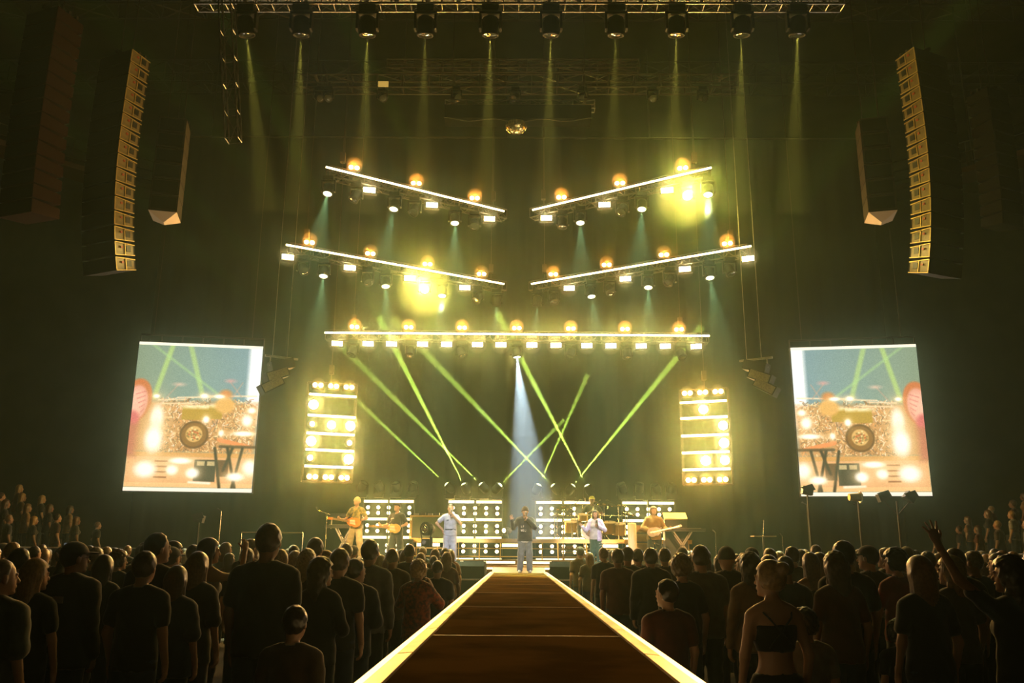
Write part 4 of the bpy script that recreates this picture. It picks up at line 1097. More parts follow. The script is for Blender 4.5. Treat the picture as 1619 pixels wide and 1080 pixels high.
def hair_sdf(P, style, turn, nod, w=1.0):
    q = in_head(P, turn, nod); x, y, z = q[:, 0], q[:, 1], q[:, 2]
    th = dict(short=.012, bald=.003, long=.020, wavy=.026, bob=.026, pony=.016, bun=.016, curly=.034, afro=.055, cap=.008, beanie=.010).get(style, .015)
    d = ell(q, (0, -.012, .022), (.076 * w + th, .094 + th, .098 + th))
    face = np.minimum(.045 - z + y * .2, y - .035)          # front and below the hairline
    d = smax(d, face, .015)
    d = smax(d, -(z + .075) - (.04 if style in ('long', 'wavy', 'bob') else 0), .015)
    if style in ('short', 'bald', 'cap'): d = smax(d, -(z + .082) + np.maximum(0, y + .035) * 1.9, .015)
    if style == 'cap':
        c = ell(q, (0, -.008, .035), (.090, .108, .098)); c = np.maximum(c, .035 - z)
        c = smin(c, np.maximum(ell(q, (0, .12, .042), (.07, .08, .010)), -.02 + 0 * z), .01); return np.minimum(c, d)
    if style == 'beanie':
        c = ell(q, (0, -.014, .035), (.092, .112, .112)); c = np.maximum(c, .012 - z); r = np.abs(z - .022) - .018
        c2 = np.maximum(ell(q, (0, -.012, .022), (.096, .115, .12)), r); return np.minimum(c, c2)
    L = dict(long=.43, wavy=.40, bob=.13, pony=.0, bun=0).get(style, 0)
    if L:
        k = cap(q, (0, -.055, -.01), (0, -.075, -.02 - L), .090 + th * .3, .088 if style != 'bob' else .090, 1.7)
        k = np.minimum(k, cap(q, (-.062, -.02, -.01), (-.075, -.02, -.02 - L * .75), .030, .026)); k = np.minimum(k, cap(q, (.062, -.02, -.01), (.075, -.02, -.02 - L * .75), .030, .026))
        k = smax(k, y - .055, .02); d = smin(d, k, .03)
    if style == 'pony': d = smin(d, cap(q, (0, -.12, .04), (0, -.16, -.16), .030, .018), .02)
    if style == 'bun': d = smin(d, ell(q, (0, -.11, .075), (.045, .045, .045)), .015)
    a = dict(curly=.010, afro=.010, wavy=.008, long=.004, bob=.005, pony=.003, bun=.003).get(style, .0035)
    if style in ('long', 'bob', 'pony', 'bun'): d = d + a * np.sin(np.arctan2(x, -y) * 34) * np.clip((.1 - z) * 8, 0, 1)
    else: d = d + a * np.sin(x * 95) * np.sin(y * 90 + 1) * np.sin(z * 85 + x * 20)
    return d
def hand_parts(wr, d, nrm, curl=.5, side=1, spread=.25):
    """palm, four unequal curled fingers and a thumb off the side of the palm"""
    d = A3(*d) / np.linalg.norm(d); nrm = A3(*nrm); nrm = nrm - d * (nrm @ d); nrm /= np.linalg.norm(nrm); ac = np.cross(d, nrm) * side
    B = np.stack([d, ac, nrm], 1); wr = A3(*wr); segs = []
    for k, (o, l) in enumerate(zip((.030, .010, -.010, -.029), (.070, .080, .074, .058))):
        sp = (1.5 - k) * spread * .35; a = A3(.086 - abs(k - 1.2) * .004, o, 0); ang = 0.15 + curl * .3
        dirv = A3(math.cos(sp), math.sin(sp), 0); p = a
        for j, f in enumerate((.45, .32, .23)):
            v = dirv * math.cos(ang) + A3(0, 0, 1) * math.sin(ang); e = p + v * l * f; segs.append((p, e, .0095 - j * .0008, .0088 - j * .0008)); p = e; ang += curl * .95
    t0 = A3(.025, .030, .004); t1 = t0 + A3(.022, .026, .010); t2 = t1 + A3(.026, .010, .012 + .012 * curl)
    segs += [(t0, t1, .013, .011), (t1, t2, .011, .009)]
    def f(P):
        q = (P - wr) @ B
        r = ell(q, (.048, 0, 0), (.050, .041, .016)); r = smin(r, cap(q, (-.05, 0, 0), (.02, 0, 0), .026, .024), .02)
        g = None
        for a, b, ra, rb in segs:
            c = cap(q, a, b, ra, rb); g = c if g is None else np.minimum(g, c)
        return smin(r, g, .008)
    c = wr + B @ A3(.06, 0, .01)
    return f, c - .135, c + .135
DEFPOSE = dict(arms={-1: ((-.235, -.03, 1.14), (-.235, .06, .90), (0, .15, -1), (1, 0, 0)), 1: ((.235, -.03, 1.14), (.235, .06, .90), (0, .15, -1), (-1, 0, 0))},
               legs={-1: ((-.10, .02, .50), (-.105, -.02, .08)), 1: ((.10, .02, .50), (.105, -.02, .08))}, turn=0, nod=0, lean=(0, 0), curl=.5, spread=.2)
def make_body(pose=None, sex='m', top='tee', heavy=1.0, vox=.022, hair='short', bottom='trousers'):
    p = dict(DEFPOSE); p.update(pose or {})
    w = .92 if sex == 'f' else 1.0
    sh = .165 if sex == 'f' else .19
    tn, nd = p['turn'], p['nod']
    H = heavy
    def torso(P, e=0.0):
        d = ell(P, (0, 0, .965), ((.165 if sex == 'f' else .155) * H + e, .112 * H + e, .13 + e))
        d = smin(d, ell(P, (0, .0, 1.12), (.128 * H * w + e, .098 * H * H + e, .15 + e)), .06)
        d = smin(d, ell(P, (0, 0, 1.29), (.165 * w * H + e, .112 * H + e, .17 + e)), .05)
        d = smin(d, cap(P, (-sh + .04, -.01, 1.405), (sh - .04, -.01, 1.405), .052 + e), .06)
        for s in (-1, 1): d = smin(d, cap(P, (s * .03, -.02, 1.485), (s * (sh - .03), -.012, 1.425), .034 + e, .042 + e), .03)
        if sex == 'f':
            for s in (-1, 1): d = smin(d, ell(P, (s * .07, .085, 1.28), (.058 + e, .052 + e, .058 + e)), .03)
        d = smin(d, cap(P, (-.09, -.03, 1.44), (.09, -.03, 1.44), .045 + e, .045 + e), .04)
        return d
    def arm(P, s, e=0.0, upto=2.0, k=1.0):
        el, wr = p['arms'][s][0], p['arms'][s][1]; s0 = A3(s * sh, -.01, 1.400)
        if upto < 1:
            m = s0 + (A3(*el) - s0) * upto; return cap(P, s0, m, .052 * w * H + e, .046 * w * H + e * 1.3)
        d = cap(P, s0, el, .052 * w * H + e, .040 * w + e)
        if upto > 1: d = smin(d, cap(P, el, A3(*el) + (A3(*wr) - A3(*el)) * min(1, upto - 1), .041 * w + e, .028 * w + e), .02)
        return d
    def leg(P, s, e=0.0, upto=2):
        kn, an = p['legs'][s]; hp = (s * .088, 0, .92)
        d = cap(P, hp, kn, .088 * H + e, .056 + e)
        if upto > 1: d = smin(d, cap(P, kn, an, .056 + e, .038 + e), .03)
        return d
    def body(P):
        d = torso(P); d = smin(d, cap(P, (0, -.012, 1.43), (0, -.003, 1.54), .050), .03)
        for s in (-1, 1):
            d = smin(d, arm(P, s), .03); d = smin(d, leg(P, s), .04)
        return d
    xs = [abs(p['arms'][s][k][0]) for s in (-1, 1) for k in (0, 1)]; ys = [p['arms'][s][k][1] for s in (-1, 1) for k in (0, 1)]; zs = [p['arms'][s][k][2] for s in (-1, 1) for k in (0, 1)]
    lx = max(.30, max(xs) + .10, max(abs(p['legs'][s][k][0]) for s in (-1, 1) for k in (0, 1)) + .12)
    lo, hi = (-lx, min(-.22, min(ys) - .1, min(p['legs'][s][k][1] for s in (-1, 1) for k in (0, 1)) - .1), 0.0), (lx, max(.24, max(ys) + .10, max(p['legs'][s][k][1] for s in (-1, 1) for k in (0, 1)) + .12), max(1.58, max(zs) + .1))
    parts = [snet(body, lo, hi, vox)]
    parts.append(snet(lambda P: sdf_head(P, tn, nd, w), HEADC - .185 + A3(.03, 0, -.03), HEADC + A3(.155, .185, .17), .0085))
    for s in (-1, 1):
        el, wr, dd, nn = p['arms'][s]
        f, a, b = hand_parts(wr, dd, nn, p['curl'] if not isinstance(p['curl'], dict) else p['curl'][s], s, p['spread'])
        parts.append(snet(f, a, b, .0068))
    out = {'body': parts}
    def fold(P, a=.006): return a * (np.sin(P[:, 2] * 38 + 3 * np.sin(P[:, 0] * 14)) * np.sin(P[:, 0] * 23 + P[:, 1] * 17 + 1))
    tops = dict(tee=(.60, .86, .016), long=(1.93, .85, .018), hoodie=(1.95, .84, .026), loose=(.85, .80, .024), tank=(0, .90, .010), crop=(0, 1.16, .010), jacket=(1.95, .80, .030))
    up, hem, e = tops[top]
    def shirt(P):
        d = torso(P, e)
        if hem < 1.0: d = smin(d, cap(P, (0, 0, 1.30), (0, 0, hem + .02), .155 * H * w + e * .8, .178 * H + e, 1.42), .03)
        if up:
            for s in (-1, 1): d = smin(d, arm(P, s, e, up), .025)
        d = smax(d, hem - P[:, 2], .008)
        if top in ('tank', 'crop'):
            d = smax(d, P[:, 2] - 1.35, .01)
        else:
            nk = cap(P, (0, .0, 1.47), (0, .01, 1.60), .062); d = smax(d, -nk, .01)
        if top == 'hoodie': d = smin(d, cap(P, (-.07, -.075, 1.45), (.07, -.075, 1.45), .042), .03)
        return d + fold(P, .0045)
    out['shirt'] = [snet(shirt, (lo[0] - .03, lo[1] - .03, hem - .04), (hi[0] + .03, hi[1] + .03, hi[2] + .03 if up > 1 else 1.54), vox * .9)]
    if bottom == 'trousers' or bottom == 'wide' or bottom == 'shorts':
        el_ = dict(trousers=.018, wide=.034, shorts=.028)[bottom]
        def tr(P):
            d = ell(P, (0, 0, .965), (.165 * H + .012, .112 * H + .014, .15))
            for s in (-1, 1):
                kn, an = p['legs'][s]; hp = (s * .088, 0, .92)
                g = cap(P, hp, kn, .090 * H + .012, .060 + el_)
                if bottom != 'shorts': g = smin(g, cap(P, kn, A3(*an) + A3(0, 0, -.0), .060 + el_, .050 + el_ * .9), .03)
                d = smin(d, g, .035)
            d = smax(d, P[:, 2] - 1.03, .01)
            if bottom == 'shorts': d = smax(d, .48 - P[:, 2], .01)
            else: d = smax(d, .05 - P[:, 2], .01)
            return d + fold(P, .0035)
        out['trousers'] = [snet(tr, (lo[0] - .04, lo[1] - .04, .02), (hi[0] + .04, hi[1] + .04, 1.07), vox)]
    out['hair'] = [snet(lambda P: hair_sdf(P, hair, tn, nd, w), HEADC - A3(.20, .27, .50 if hair in ('long', 'wavy', 'bob', 'pony') else .18), HEADC + A3(.20, .26, .23), .0105)]
    for s in (-1, 1):
        an = p['legs'][s][1]
        def shoe(P):
            d = cap(P, (an[0], an[1] - .03, .05), (an[0] + s * .02, an[1] + .16, .035), .045, .036)
            d = smin(d, cap(P, (an[0], an[1] - .01, .05), (an[0], an[1] - .01, .10), .048, .045), .02)
            return smax(d, .004 - P[:, 2], .006)
        out['shoe%d' % s] = [snet(shoe, (an[0] - .1, an[1] - .13, -.02), (an[0] + .12, an[1] + .25, .17), .012)]
    return out
def fabric(name, col, n=None): return mat('fabric_' + name, col, .85, noise=(n or (9, .25)), bump=.08, sheen=.3, spec=.25)
def hairm(name, col):
    m = mat('hair_' + name, tuple(c * .75 for c in col), .36, noise=(40, .35), bump=.35, spec=.6, sheen=.12)
    b = m.node_tree.nodes['Principled BSDF']; b.inputs['Sheen Roughness'].default_value = .25; b.inputs['Sheen Tint'].default_value = (*[min(1, .35 + c * 1.3) for c in col], 1)
    return m
SKINS = [mat('skin_tone_%d' % i, c, .5, spec=.4) for i, c in enumerate([(.50, .30, .19), (.42, .24, .14), (.28, .15, .085), (.12, .06, .035)])]
HC = dict(black=hairm('black', (.012, .009, .007)), dark=hairm('dark_brown', (.035, .020, .010)), brown=hairm('brown', (.10, .052, .020)), light=hairm('light_brown', (.22, .12, .045)),
          blonde=hairm('blonde', (.48, .30, .12)), grey=hairm('grey', (.35, .30, .24)))
FC = dict(black=fabric('black', (.010, .010, .011)), charcoal=fabric('charcoal', (.025, .025, .027)), navy=fabric('navy', (.012, .018, .035)), grey=fabric('grey', (.11, .11, .10)), palegrey=fabric('pale_grey', (.30, .29, .26)),
          green=fabric('grey_green', (.06, .075, .05)), brown=fabric('brown', (.06, .032, .015)), rust=fabric('rust', (.10, .028, .012)), red=fabric('red', (.22, .02, .015)), white=fabric('white', (.60, .57, .50)),
          tan=fabric('tan', (.30, .19, .10)), denim=fabric('denim', (.03, .045, .075)), floral=mat('fabric_red_orange_floral', (.26, .045, .015), .85, noise=(26, 1, (.06, .015, .012)), sheen=.3))
BODY_CACHE = {}
NAMES = {'shirt': 'shirt', 'trousers': 'trousers', 'hair': 'hair', 'shoe-1': 'shoe', 'shoe1': 'shoe'}
def proto(key, **kw):
    if key not in BODY_CACHE:
        raw = make_body(**kw)
        BODY_CACHE[key] = {k: to_mesh('person' if k == 'body' else NAMES[k], v, SKINS[0] if k == 'body' else FC['black']) for k, v in raw.items()}
    return BODY_CACHE[key]
HAIR_CACHE = {}
def setm(o, m):
    o.material_slots[0].link = 'OBJECT'; o.material_slots[0].material = m
def person(meshes, loc, rot, sc, skin, shirt, trousers, hair, label, group=None, shoes=None, shoe_m=None, hair_mesh=None, hair_name='hair'):
    o = put('person', meshes['body'], None, loc, (0, 0, rot)); o.scale = (sc, sc, sc); setm(o, skin)
    tag(o, label, 'person', group)
    for k, m in (('shirt', shirt), ('trousers', trousers)):
        if k in meshes and m: c = put(NAMES[k], meshes[k], o); setm(c, m)
    hm = hair_mesh or meshes['hair']
    if hair: c = put(hair_name, hm, o); setm(c, hair)
    if shoes:
        for k in ('shoe-1', 'shoe1'): c = put('shoe', meshes[k], o); setm(c, shoe_m or FC['black'])
    return o
POSES = {
 'down': {},
 'front': dict(arms={-1: ((-.25, .02, 1.14), (-.09, .24, 1.10), (1, .3, .1), (0, -.2, -1)), 1: ((.25, .02, 1.14), (.09, .26, 1.13), (-1, .3, .1), (0, -.2, -1))}),
 'face': dict(arms={-1: ((-.27, .12, 1.20), (-.10, .24, 1.46), (.4, .1, 1), (1, 0, -.2)), 1: ((.29, .12, 1.20), (.12, .25, 1.44), (-.4, .1, 1), (-1, 0, -.2))}),
 'phone': dict(arms={-1: ((-.235, -.03, 1.14), (-.235, .06, .90), (0, .15, -1), (1, 0, 0)), 1: ((.27, .22, 1.38), (.20, .36, 1.66), (-.1, .2, 1), (-1, .3, 0))}, curl={-1: .5, 1: .8}),
 'wave': dict(arms={-1: ((-.36, .08, 1.62), (-.47, .12, 1.88), (-.25, .1, 1), (.1, 1, 0)), 1: ((.235, -.03, 1.14), (.235, .06, .90), (0, .15, -1), (-1, 0, 0))}, curl={-1: .12, 1: .5}, spread=.9),
 'hips': dict(arms={-1: ((-.33, -.06, 1.18), (-.17, .06, 1.04), (.7, .6, -.4), (0, -1, 0)), 1: ((.235, -.03, 1.14), (.235, .06, .90), (0, .15, -1), (-1, 0, 0))}),
}
def hair_for(style, sex, turn, nod):
    k = (style, sex, turn, nod)
    if k not in HAIR_CACHE:
        w = .92 if sex == 'f' else 1.0
        tall = .50 if style in ('long', 'wavy', 'bob', 'pony') else .18
        HAIR_CACHE[k] = to_mesh('hair', [snet(lambda P: hair_sdf(P, style, turn, nod, w), HEADC - A3(.20, .27, tall * 1.12), HEADC + A3(.20, .26, .23), .0105)], FC['black'])
    return HAIR_CACHE[k]
TOPZ = dict(bald=1.768, short=1.775, long=1.785, wavy=1.79, bob=1.79, pony=1.78, bun=1.79, curly=1.80, afro=1.82, cap=1.78, beanie=1.795)
WIDTH = dict(bald=.160, short=.176, long=.215, wavy=.22, bob=.215, pony=.18, bun=.18, curly=.215, afro=.26, cap=.18, beanie=.185)
PLACED = []
def crowd(px, ytop, w, sex, hair, hc, top, tc, pose='down', turn=0, hturn=0, label='', child=False, group=None, d=None, heavy=1.0, skin=None, bottom='trousers', push=True):
    hw = WIDTH[hair] * (.86 if child else 1.0)
    d = d or FPX * 1.03 * hw / w
    for _ in range(40):      # keep bodies off the walkway and off one another
        q = at(px, 880, d)
        mg = .46 if pose in ('face', 'front') else .36
        clear = (q.x < XL - mg or q.x > XR + mg) and all((q.x - a) ** 2 + (d - b) ** 2 > .36 ** 2 for a, b in PLACED)
        if clear or not push: break
        d += .12
    PLACED.append((q.x, d))
    zt = at(px, ytop, d).z
    sc = zt / TOPZ[hair]
    key = (sex, pose, hturn, top, round(heavy, 2))
    mm = proto(key, pose=dict(POSES[pose], turn=math.radians(hturn), nod=0), sex=sex, top=top, heavy=heavy, hair='short')
    hm = hair_for(hair, sex, math.radians(hturn), 0)
    return person(mm, (q.x, d, 0), math.radians(turn), sc, skin or SKINS[abs(int(px)) % 3], FC[tc], FC['denim'] if int(px) % 2 else FC['black'], HC[hc] if hair not in ('cap', 'beanie') else FC['charcoal'], label, group, hair_mesh=hm,
                  hair_name='cap' if hair == 'cap' else 'beanie' if hair == 'beanie' else 'hair')
# ---------------------------------------------------------------- the nearest spectators, each from its own place
NEAR = [
 # px ytop w sex hair hc top tc pose turn hturn label
 (4, 886, 40, 'm', 'bald', 'grey', 'loose', 'green', 'down', -8, -30, 'man with close cropped grey hair in a baggy grey green shirt at the left edge', {'heavy': 1.15}),
 (58, 884, 46, 'f', 'long', 'blonde', 'tee', 'black', 'down', 0, -30, 'woman with straight blonde hair behind the cropped grey haired man', {}),
 (30, 868, 30, 'm', 'short', 'dark', 'long', 'charcoal', 'phone', -20, 0, 'person holding up a phone at the far left', {}),
 (116, 857, 37, 'm', 'cap', 'dark', 'jacket', 'black', 'down', -8, -30, 'big bearded man in a cap and black jacket looking right', {'heavy': 1.2}),
 (150, 866, 24, 'm', 'short', 'grey', 'tee', 'charcoal', 'down', -10, 0, 'grey haired head just right of the man in the cap', {}),
 (165, 878, 34, 'f', 'bob', 'dark', 'tee', 'charcoal', 'down', 0, 0, 'woman with a dark round bob right of the man in the cap', {}),
 (187, 869, 27, 'f', 'curly', 'light', 'tee', 'black', 'down', -10, -30, 'person with short light curly hair between dark bob and brush cut man', {}),
 (229, 873, 37, 'm', 'short', 'brown', 'tee', 'black', 'down', -6, 0, 'man with a tall brown brush cut and bare ears in black', {}),
 (246, 844, 32, 'm', 'short', 'black', 'tee', 'charcoal', 'down', -12, -30, 'tall man with thick black hair behind the brush cut man', {}),
 (272, 856, 28, 'f', 'bob', 'dark', 'tee', 'charcoal', 'down', -20, -30, 'woman with dark hair looking right beside the tall black haired man', {}),
 (282, 895, 43, 'f', 'long', 'brown', 'loose', 'navy', 'down', -8, 0, 'woman with brown shoulder length hair and a dark cardigan, near left', {'heavy': 1.15}),
 (313, 873, 42, 'f', 'long', 'light', 'loose', 'charcoal', 'down', -10, 0, 'woman with long light brown hair behind the cardigan woman', {}),
 (328, 851, 33, 'f', 'long', 'dark', 'tank', 'palegrey', 'phone', -18, -30, 'woman with long dark hair raising a hand beside her face', {}),
 (356, 858, 18, 'f', 'bob', 'brown', 'tee', 'grey', 'down', -10, -30, 'small brown haired woman right of the woman raising a hand', {}),
 (304, 862, 20, 'm', 'short', 'dark', 'tee', 'black', 'down', 0, 0, 'dark haired man between the two long haired women at left', {}),
 (395, 853, 20, 'm', 'short', 'grey', 'tee', 'charcoal', 'down', -15, -30, 'man with glasses and short hair left of the tallest man', {}),
 (390, 867, 22, 'm', 'bald', 'grey', 'tee', 'charcoal', 'down', 0, 0, 'balding man low beside the shoulder of the tallest man', {}),
 (422, 829, 37, 'm', 'short', 'brown', 'tee', 'black', 'down', -4, 0, 'tallest man in a black t-shirt with broad shoulders, left of centre', {'heavy': 1.12}),
 (443, 875, 22, 'f', 'bob', 'blonde', 'tee', 'grey', 'down', 0, 0, 'small blonde woman at the right shoulder of the tallest man', {}),
 (464, 863, 16, 'm', 'short', 'dark', 'long', 'charcoal', 'phone', -10, 0, 'distant man with a hand up right of the tallest man', {}),
 (485, 868, 32, 'f', 'wavy', 'blonde', 'tee', 'brown', 'down', -10, 0, 'woman with wavy blonde hair right of the tallest man', {}),
 (497, 851, 24, 'm', 'short', 'black', 'tee', 'black', 'down', -10, 0, 'dark haired man behind the wavy blonde woman', {}),
 (508, 881, 42, 'f', 'wavy', 'dark', 'long', 'black', 'front', -14, -30, 'woman with very long dark wavy hair in black, hands in front', {}),
 (472, 959, 41, 'm', 'short', 'dark', 'tee', 'brown', 'down', -10, 0, 'small boy with round cropped head in the near left crowd', {'child': True}),
 (537, 868, 31, 'm', 'short', 'brown', 'tee', 'charcoal', 'down', -8, 0, 'person with short brown hair right of the long wavy haired woman', {}),
 (547, 860, 19, 'm', 'short', 'brown', 'tee', 'black', 'down', 0, 0, 'small man below the left guitarist', {}),
 (563, 884, 31, 'm', 'short', 'black', 'jacket', 'navy', 'front', -10, -30, 'person with thick black hair in a dark crinkled jacket', {}),
 (584, 854, 27, 'm', 'short', 'dark', 'long', 'grey', 'down', -8, 0, 'man in a long grey shirt below the left guitarist', {}),
 (603, 878, 18, 'f', 'bob', 'light', 'tee', 'charcoal', 'down', -14, -30, 'small woman with light bob beside the grey shirted man', {}),
 (620, 868, 20, 'm', 'bald', 'dark', 'tee', 'brown', 'down', 0, 0, 'brown clad man with a shaved head below the bassist', {}),
 (647, 861, 17, 'm', 'bald', 'black', 'tee', 'charcoal', 'down', 0, 0, 'man with a small bald head below the bassist, farther back', {}),
 (662, 884, 36, 'f', 'curly', 'blonde', 'loose', 'floral', 'face', -10, 0, 'woman with fluffy blonde hair in a red orange floral shirt, hands to face', {}),
 (692, 887, 19, 'm', 'bald', 'dark', 'tee', 'charcoal', 'down', 0, 0, 'man with shaved head at the left edge of the walkway', {}),
 (686, 879, 15, 'f', 'short', 'black', 'tee', 'black', 'down', 0, 0, 'small dark head in front of the left floor monitors', {}),
 # right of the walkway
 (978, 877, 18, 'f', 'long', 'dark', 'tee', 'charcoal', 'down', 6, 0, 'slim woman with long dark hair nearest the right floor monitors', {}),
 (982, 886, 22, 'f', 'wavy', 'brown', 'tee', 'black', 'down', 6, 0, 'woman with long brown hair at the right edge of the walkway', {}),
 (1009, 868, 18, 'm', 'short', 'dark', 'tee', 'charcoal', 'down', 0, 0, 'man with round dark head left of the man in the dark jacket', {}),
 (1029, 867, 22, 'm', 'short', 'dark', 'jacket', 'black', 'down', 8, 0, 'man in a dark jacket below the brown jacket guitarist', {}),
 (1051, 867, 19, 'm', 'short', 'brown', 'tee', 'charcoal', 'down', 0, 0, 'small brown haired man right of the man in the dark jacket', {}),
 (1061, 886, 16, 'f', 'bob', 'blonde', 'tee', 'brown', 'down', 8, 30, 'small blonde head left of the curly haired woman', {}),
 (1077, 875, 35, 'f', 'curly', 'light', 'tee', 'black', 'down', 8, 0, 'woman with big curly light brown hair left of the broad man', {}),
 (1108, 863, 29, 'm', 'short', 'dark', 'tee', 'grey', 'down', 4, 0, 'broad man in a grey t-shirt with glasses arms, right of the walkway', {'heavy': 1.2}),
 (1053, 917, 33, 'm', 'short', 'dark', 'tee', 'rust', 'down', 10, 30, 'child with straight dark hair in a dark red top beside the walkway', {'child': True}),
 (1149, 864, 27, 'm', 'beanie', 'dark', 'jacket', 'black', 'down', 4, 0, 'man in a dark beanie and black jacket right of the broad man', {}),
 (1186, 873, 38, 'f', 'wavy', 'dark', 'long', 'tan', 'down', 12, 0, 'woman with long dark wavy hair in a tan top', {}),
 (1216, 884, 44, 'f', 'bun', 'blonde', 'crop', 'black', 'down', 8, 30, 'woman with pinned up blonde hair in a black crossed strap top', {'skin': 1}),
 (1266, 961, 45, 'm', 'curly', 'dark', 'tee', 'palegrey', 'down', 6, 0, 'child with curly dark hair in a pale grey t-shirt, near right', {'child': True}),
 (1189, 866, 22, 'm', 'cap', 'dark', 'tee', 'grey', 'down', 0, 0, 'man in a pale cap behind the wavy haired woman in tan', {}),
 (1218, 868, 20, 'm', 'short', 'brown', 'tee', 'charcoal', 'down', 0, 0, 'small brown haired man behind the blonde in the crossed strap top', {}),
 (1241, 880, 27, 'm', 'bald', 'dark', 'tee', 'denim', 'down', 10, 0, 'person with a close shaved head in a blue shirt right of the blonde', {}),
 (1252, 865, 21, 'm', 'short', 'dark', 'tee', 'green', 'down', 0, 30, 'man in a green shirt behind the shaved head in blue', {}),
 (1267, 869, 18, 'f', 'bob', 'dark', 'tee', 'navy', 'down', 0, 0, 'small dark bobbed woman left of the three long haired women', {}),
 (1291, 862, 16, 'm', 'bald', 'brown', 'tee', 'charcoal', 'down', 0, 0, 'small bald man behind the three long haired women', {}),
 (1281, 874, 30, 'f', 'long', 'light', 'tank', 'black', 'down', 12, 0, 'leftmost of the three long haired women standing close together', {}),
 (1296, 874, 30, 'f', 'long', 'brown', 'tank', 'brown', 'down', 12, 0, 'middle one of the three long haired women standing close together', {}),
 (1321, 872, 42, 'f', 'wavy', 'brown', 'tee', 'rust', 'down', 8, 0, 'rightmost and largest of the three long haired women, in dark rust', {}),
 (1335, 856, 32, 'm', 'short', 'black', 'tee', 'black', 'down', 6, 0, 'tall man with black hair behind the woman in dark rust', {}),
 (1359, 869, 17, 'f', 'bob', 'brown', 'tee', 'charcoal', 'down', 12, 30, 'small woman looking left beside the tall black haired man', {}),
 (1374, 863, 27, 'm', 'cap', 'dark', 'long', 'charcoal', 'front', 14, 30, 'man in a light cap with folded arms right of the tall man', {}),
 (1401, 867, 22, 'm', 'short', 'light', 'tee', 'charcoal', 'down', 12, 30, 'man with light hair looking left beside the woman in red', {}),
 (1416, 866, 34, 'f', 'curly', 'black', 'tee', 'red', 'front', 14, 30, 'woman with curly black hair in a red top looking left', {}),
 (1453, 879, 47, 'f', 'long', 'light', 'tee', 'black', 'down', 8, 0, 'woman with long straight light brown hair in black, near right', {}),
 (1467, 872, 23, 'm', 'bald', 'brown', 'tee', 'charcoal', 'down', 0, 0, 'bald man behind the long straight haired woman', {}),
 (1502, 879, 40, 'f', 'bob', 'blonde', 'tee', 'grey', 'down', 10, 30, 'woman with a short blonde bob in grey at the right', {}),
 (1510, 868, 30, 'm', 'short', 'brown', 'tee', 'charcoal', 'down', 0, 0, 'man with brown hair behind the woman with the blonde bob', {}),
 (1538, 872, 25, 'm', 'bald', 'grey', 'tee', 'navy', 'down', 8, 30, 'grey headed man in navy left of the raised arm', {}),
 (1410, 979, 48, 'm', 'afro', 'black', 'tee', 'black', 'down', 0, 0, 'child with a round dark head low at the near right', {'child': True}),
 (1595, 878, 52, 'f', 'wavy', 'dark', 'tee', 'black', 'wave', 8, 30, 'woman with long dark hair waving a raised open hand at the right', {}),
 (1555, 890, 26, 'f', 'wavy', 'light', 'tee', 'brown', 'down', 14, 30, 'woman with loose light curls below the raised arm', {}),
 (96, 866, 20, 'm', 'short', 'brown', 'tee', 'charcoal', 'down', -6, 0, 'small man behind the big man in the cap', {}),
]
HOLD = {}
for row in NEAR:
    px, yt, w, sex, hr, hc, top, tc, pose, turn, ht, lab, ex = row
    ex = dict(ex)
    if 'skin' in ex: ex['skin'] = SKINS[ex['skin']]
    HOLD[(px, yt)] = crowd(px, yt, w, sex, hr, hc, top, tc, pose, turn, ht, lab, **ex)
# the phone held up at the far left
o = HOLD[(30, 868)]
ph = Matrix.Translation(o.location) @ Matrix.Rotation(o.rotation_euler.z, 4, 'Z') @ Matrix.Scale(o.scale.x, 4)
pw = ph @ Vector((.175, .41, 1.76))
f = empty('phone', pw, math.radians(-20), 'dark phone held up by the person at the far left', 'phone')
MB().box((0, 0, 0), (.075, .009, .155)).build('body', BLACK, f); MB().box((0, -.006, 0), (.069, .002, .145)).build('display', glow('phone_display', (.35, .38, .40), .25), f)
# details on single people
o = HOLD[(116, 857)]
MB().box((.02, -.168, 1.33), (.11, .006, .05)).build('back_label', FC['palegrey'], o)
gl = MB()
for s in (-1, 1): gl.path([Vector((s * .031 + .022 * math.cos(a), .108, .006 + .017 * math.sin(a))) for a in np.linspace(0, 2 * PI, 11)], .002, 4).tube((s * .052, .105, .01), (s * .082, .0, .008), .002, n=4)
gme = gl.mesh('glasses', BLACK)
for key in ((116, 857), (395, 853), (1108, 863)):
    o = HOLD[key]; t = [r for r in NEAR if (r[0], r[1]) == key][0][10]
    put('glasses', gme, o, tuple(HEADC), (0, 0, math.radians(t)))
o = HOLD[(1216, 884)]
st_ = MB()
for s in (-1, 1): st_.path([Vector((s * .11, -.06, 1.44)), Vector((s * .085, -.115, 1.40)), Vector((0, -.125, 1.30)), Vector((-s * .09, -.118, 1.20))], .007, 5)
st_.build('crossed_straps', FC['black'], o)
bl = HOLD[(662, 884)]
bn = MB().lathe([(.098, -.01), (.108, 0), (.108, .035), (.10, .045)], 20, Matrix.Diagonal((1, 1.18, 1)), tuple(HEADC + A3(0, -.01, .0))); bn.build('bandana', FC['black'], bl)
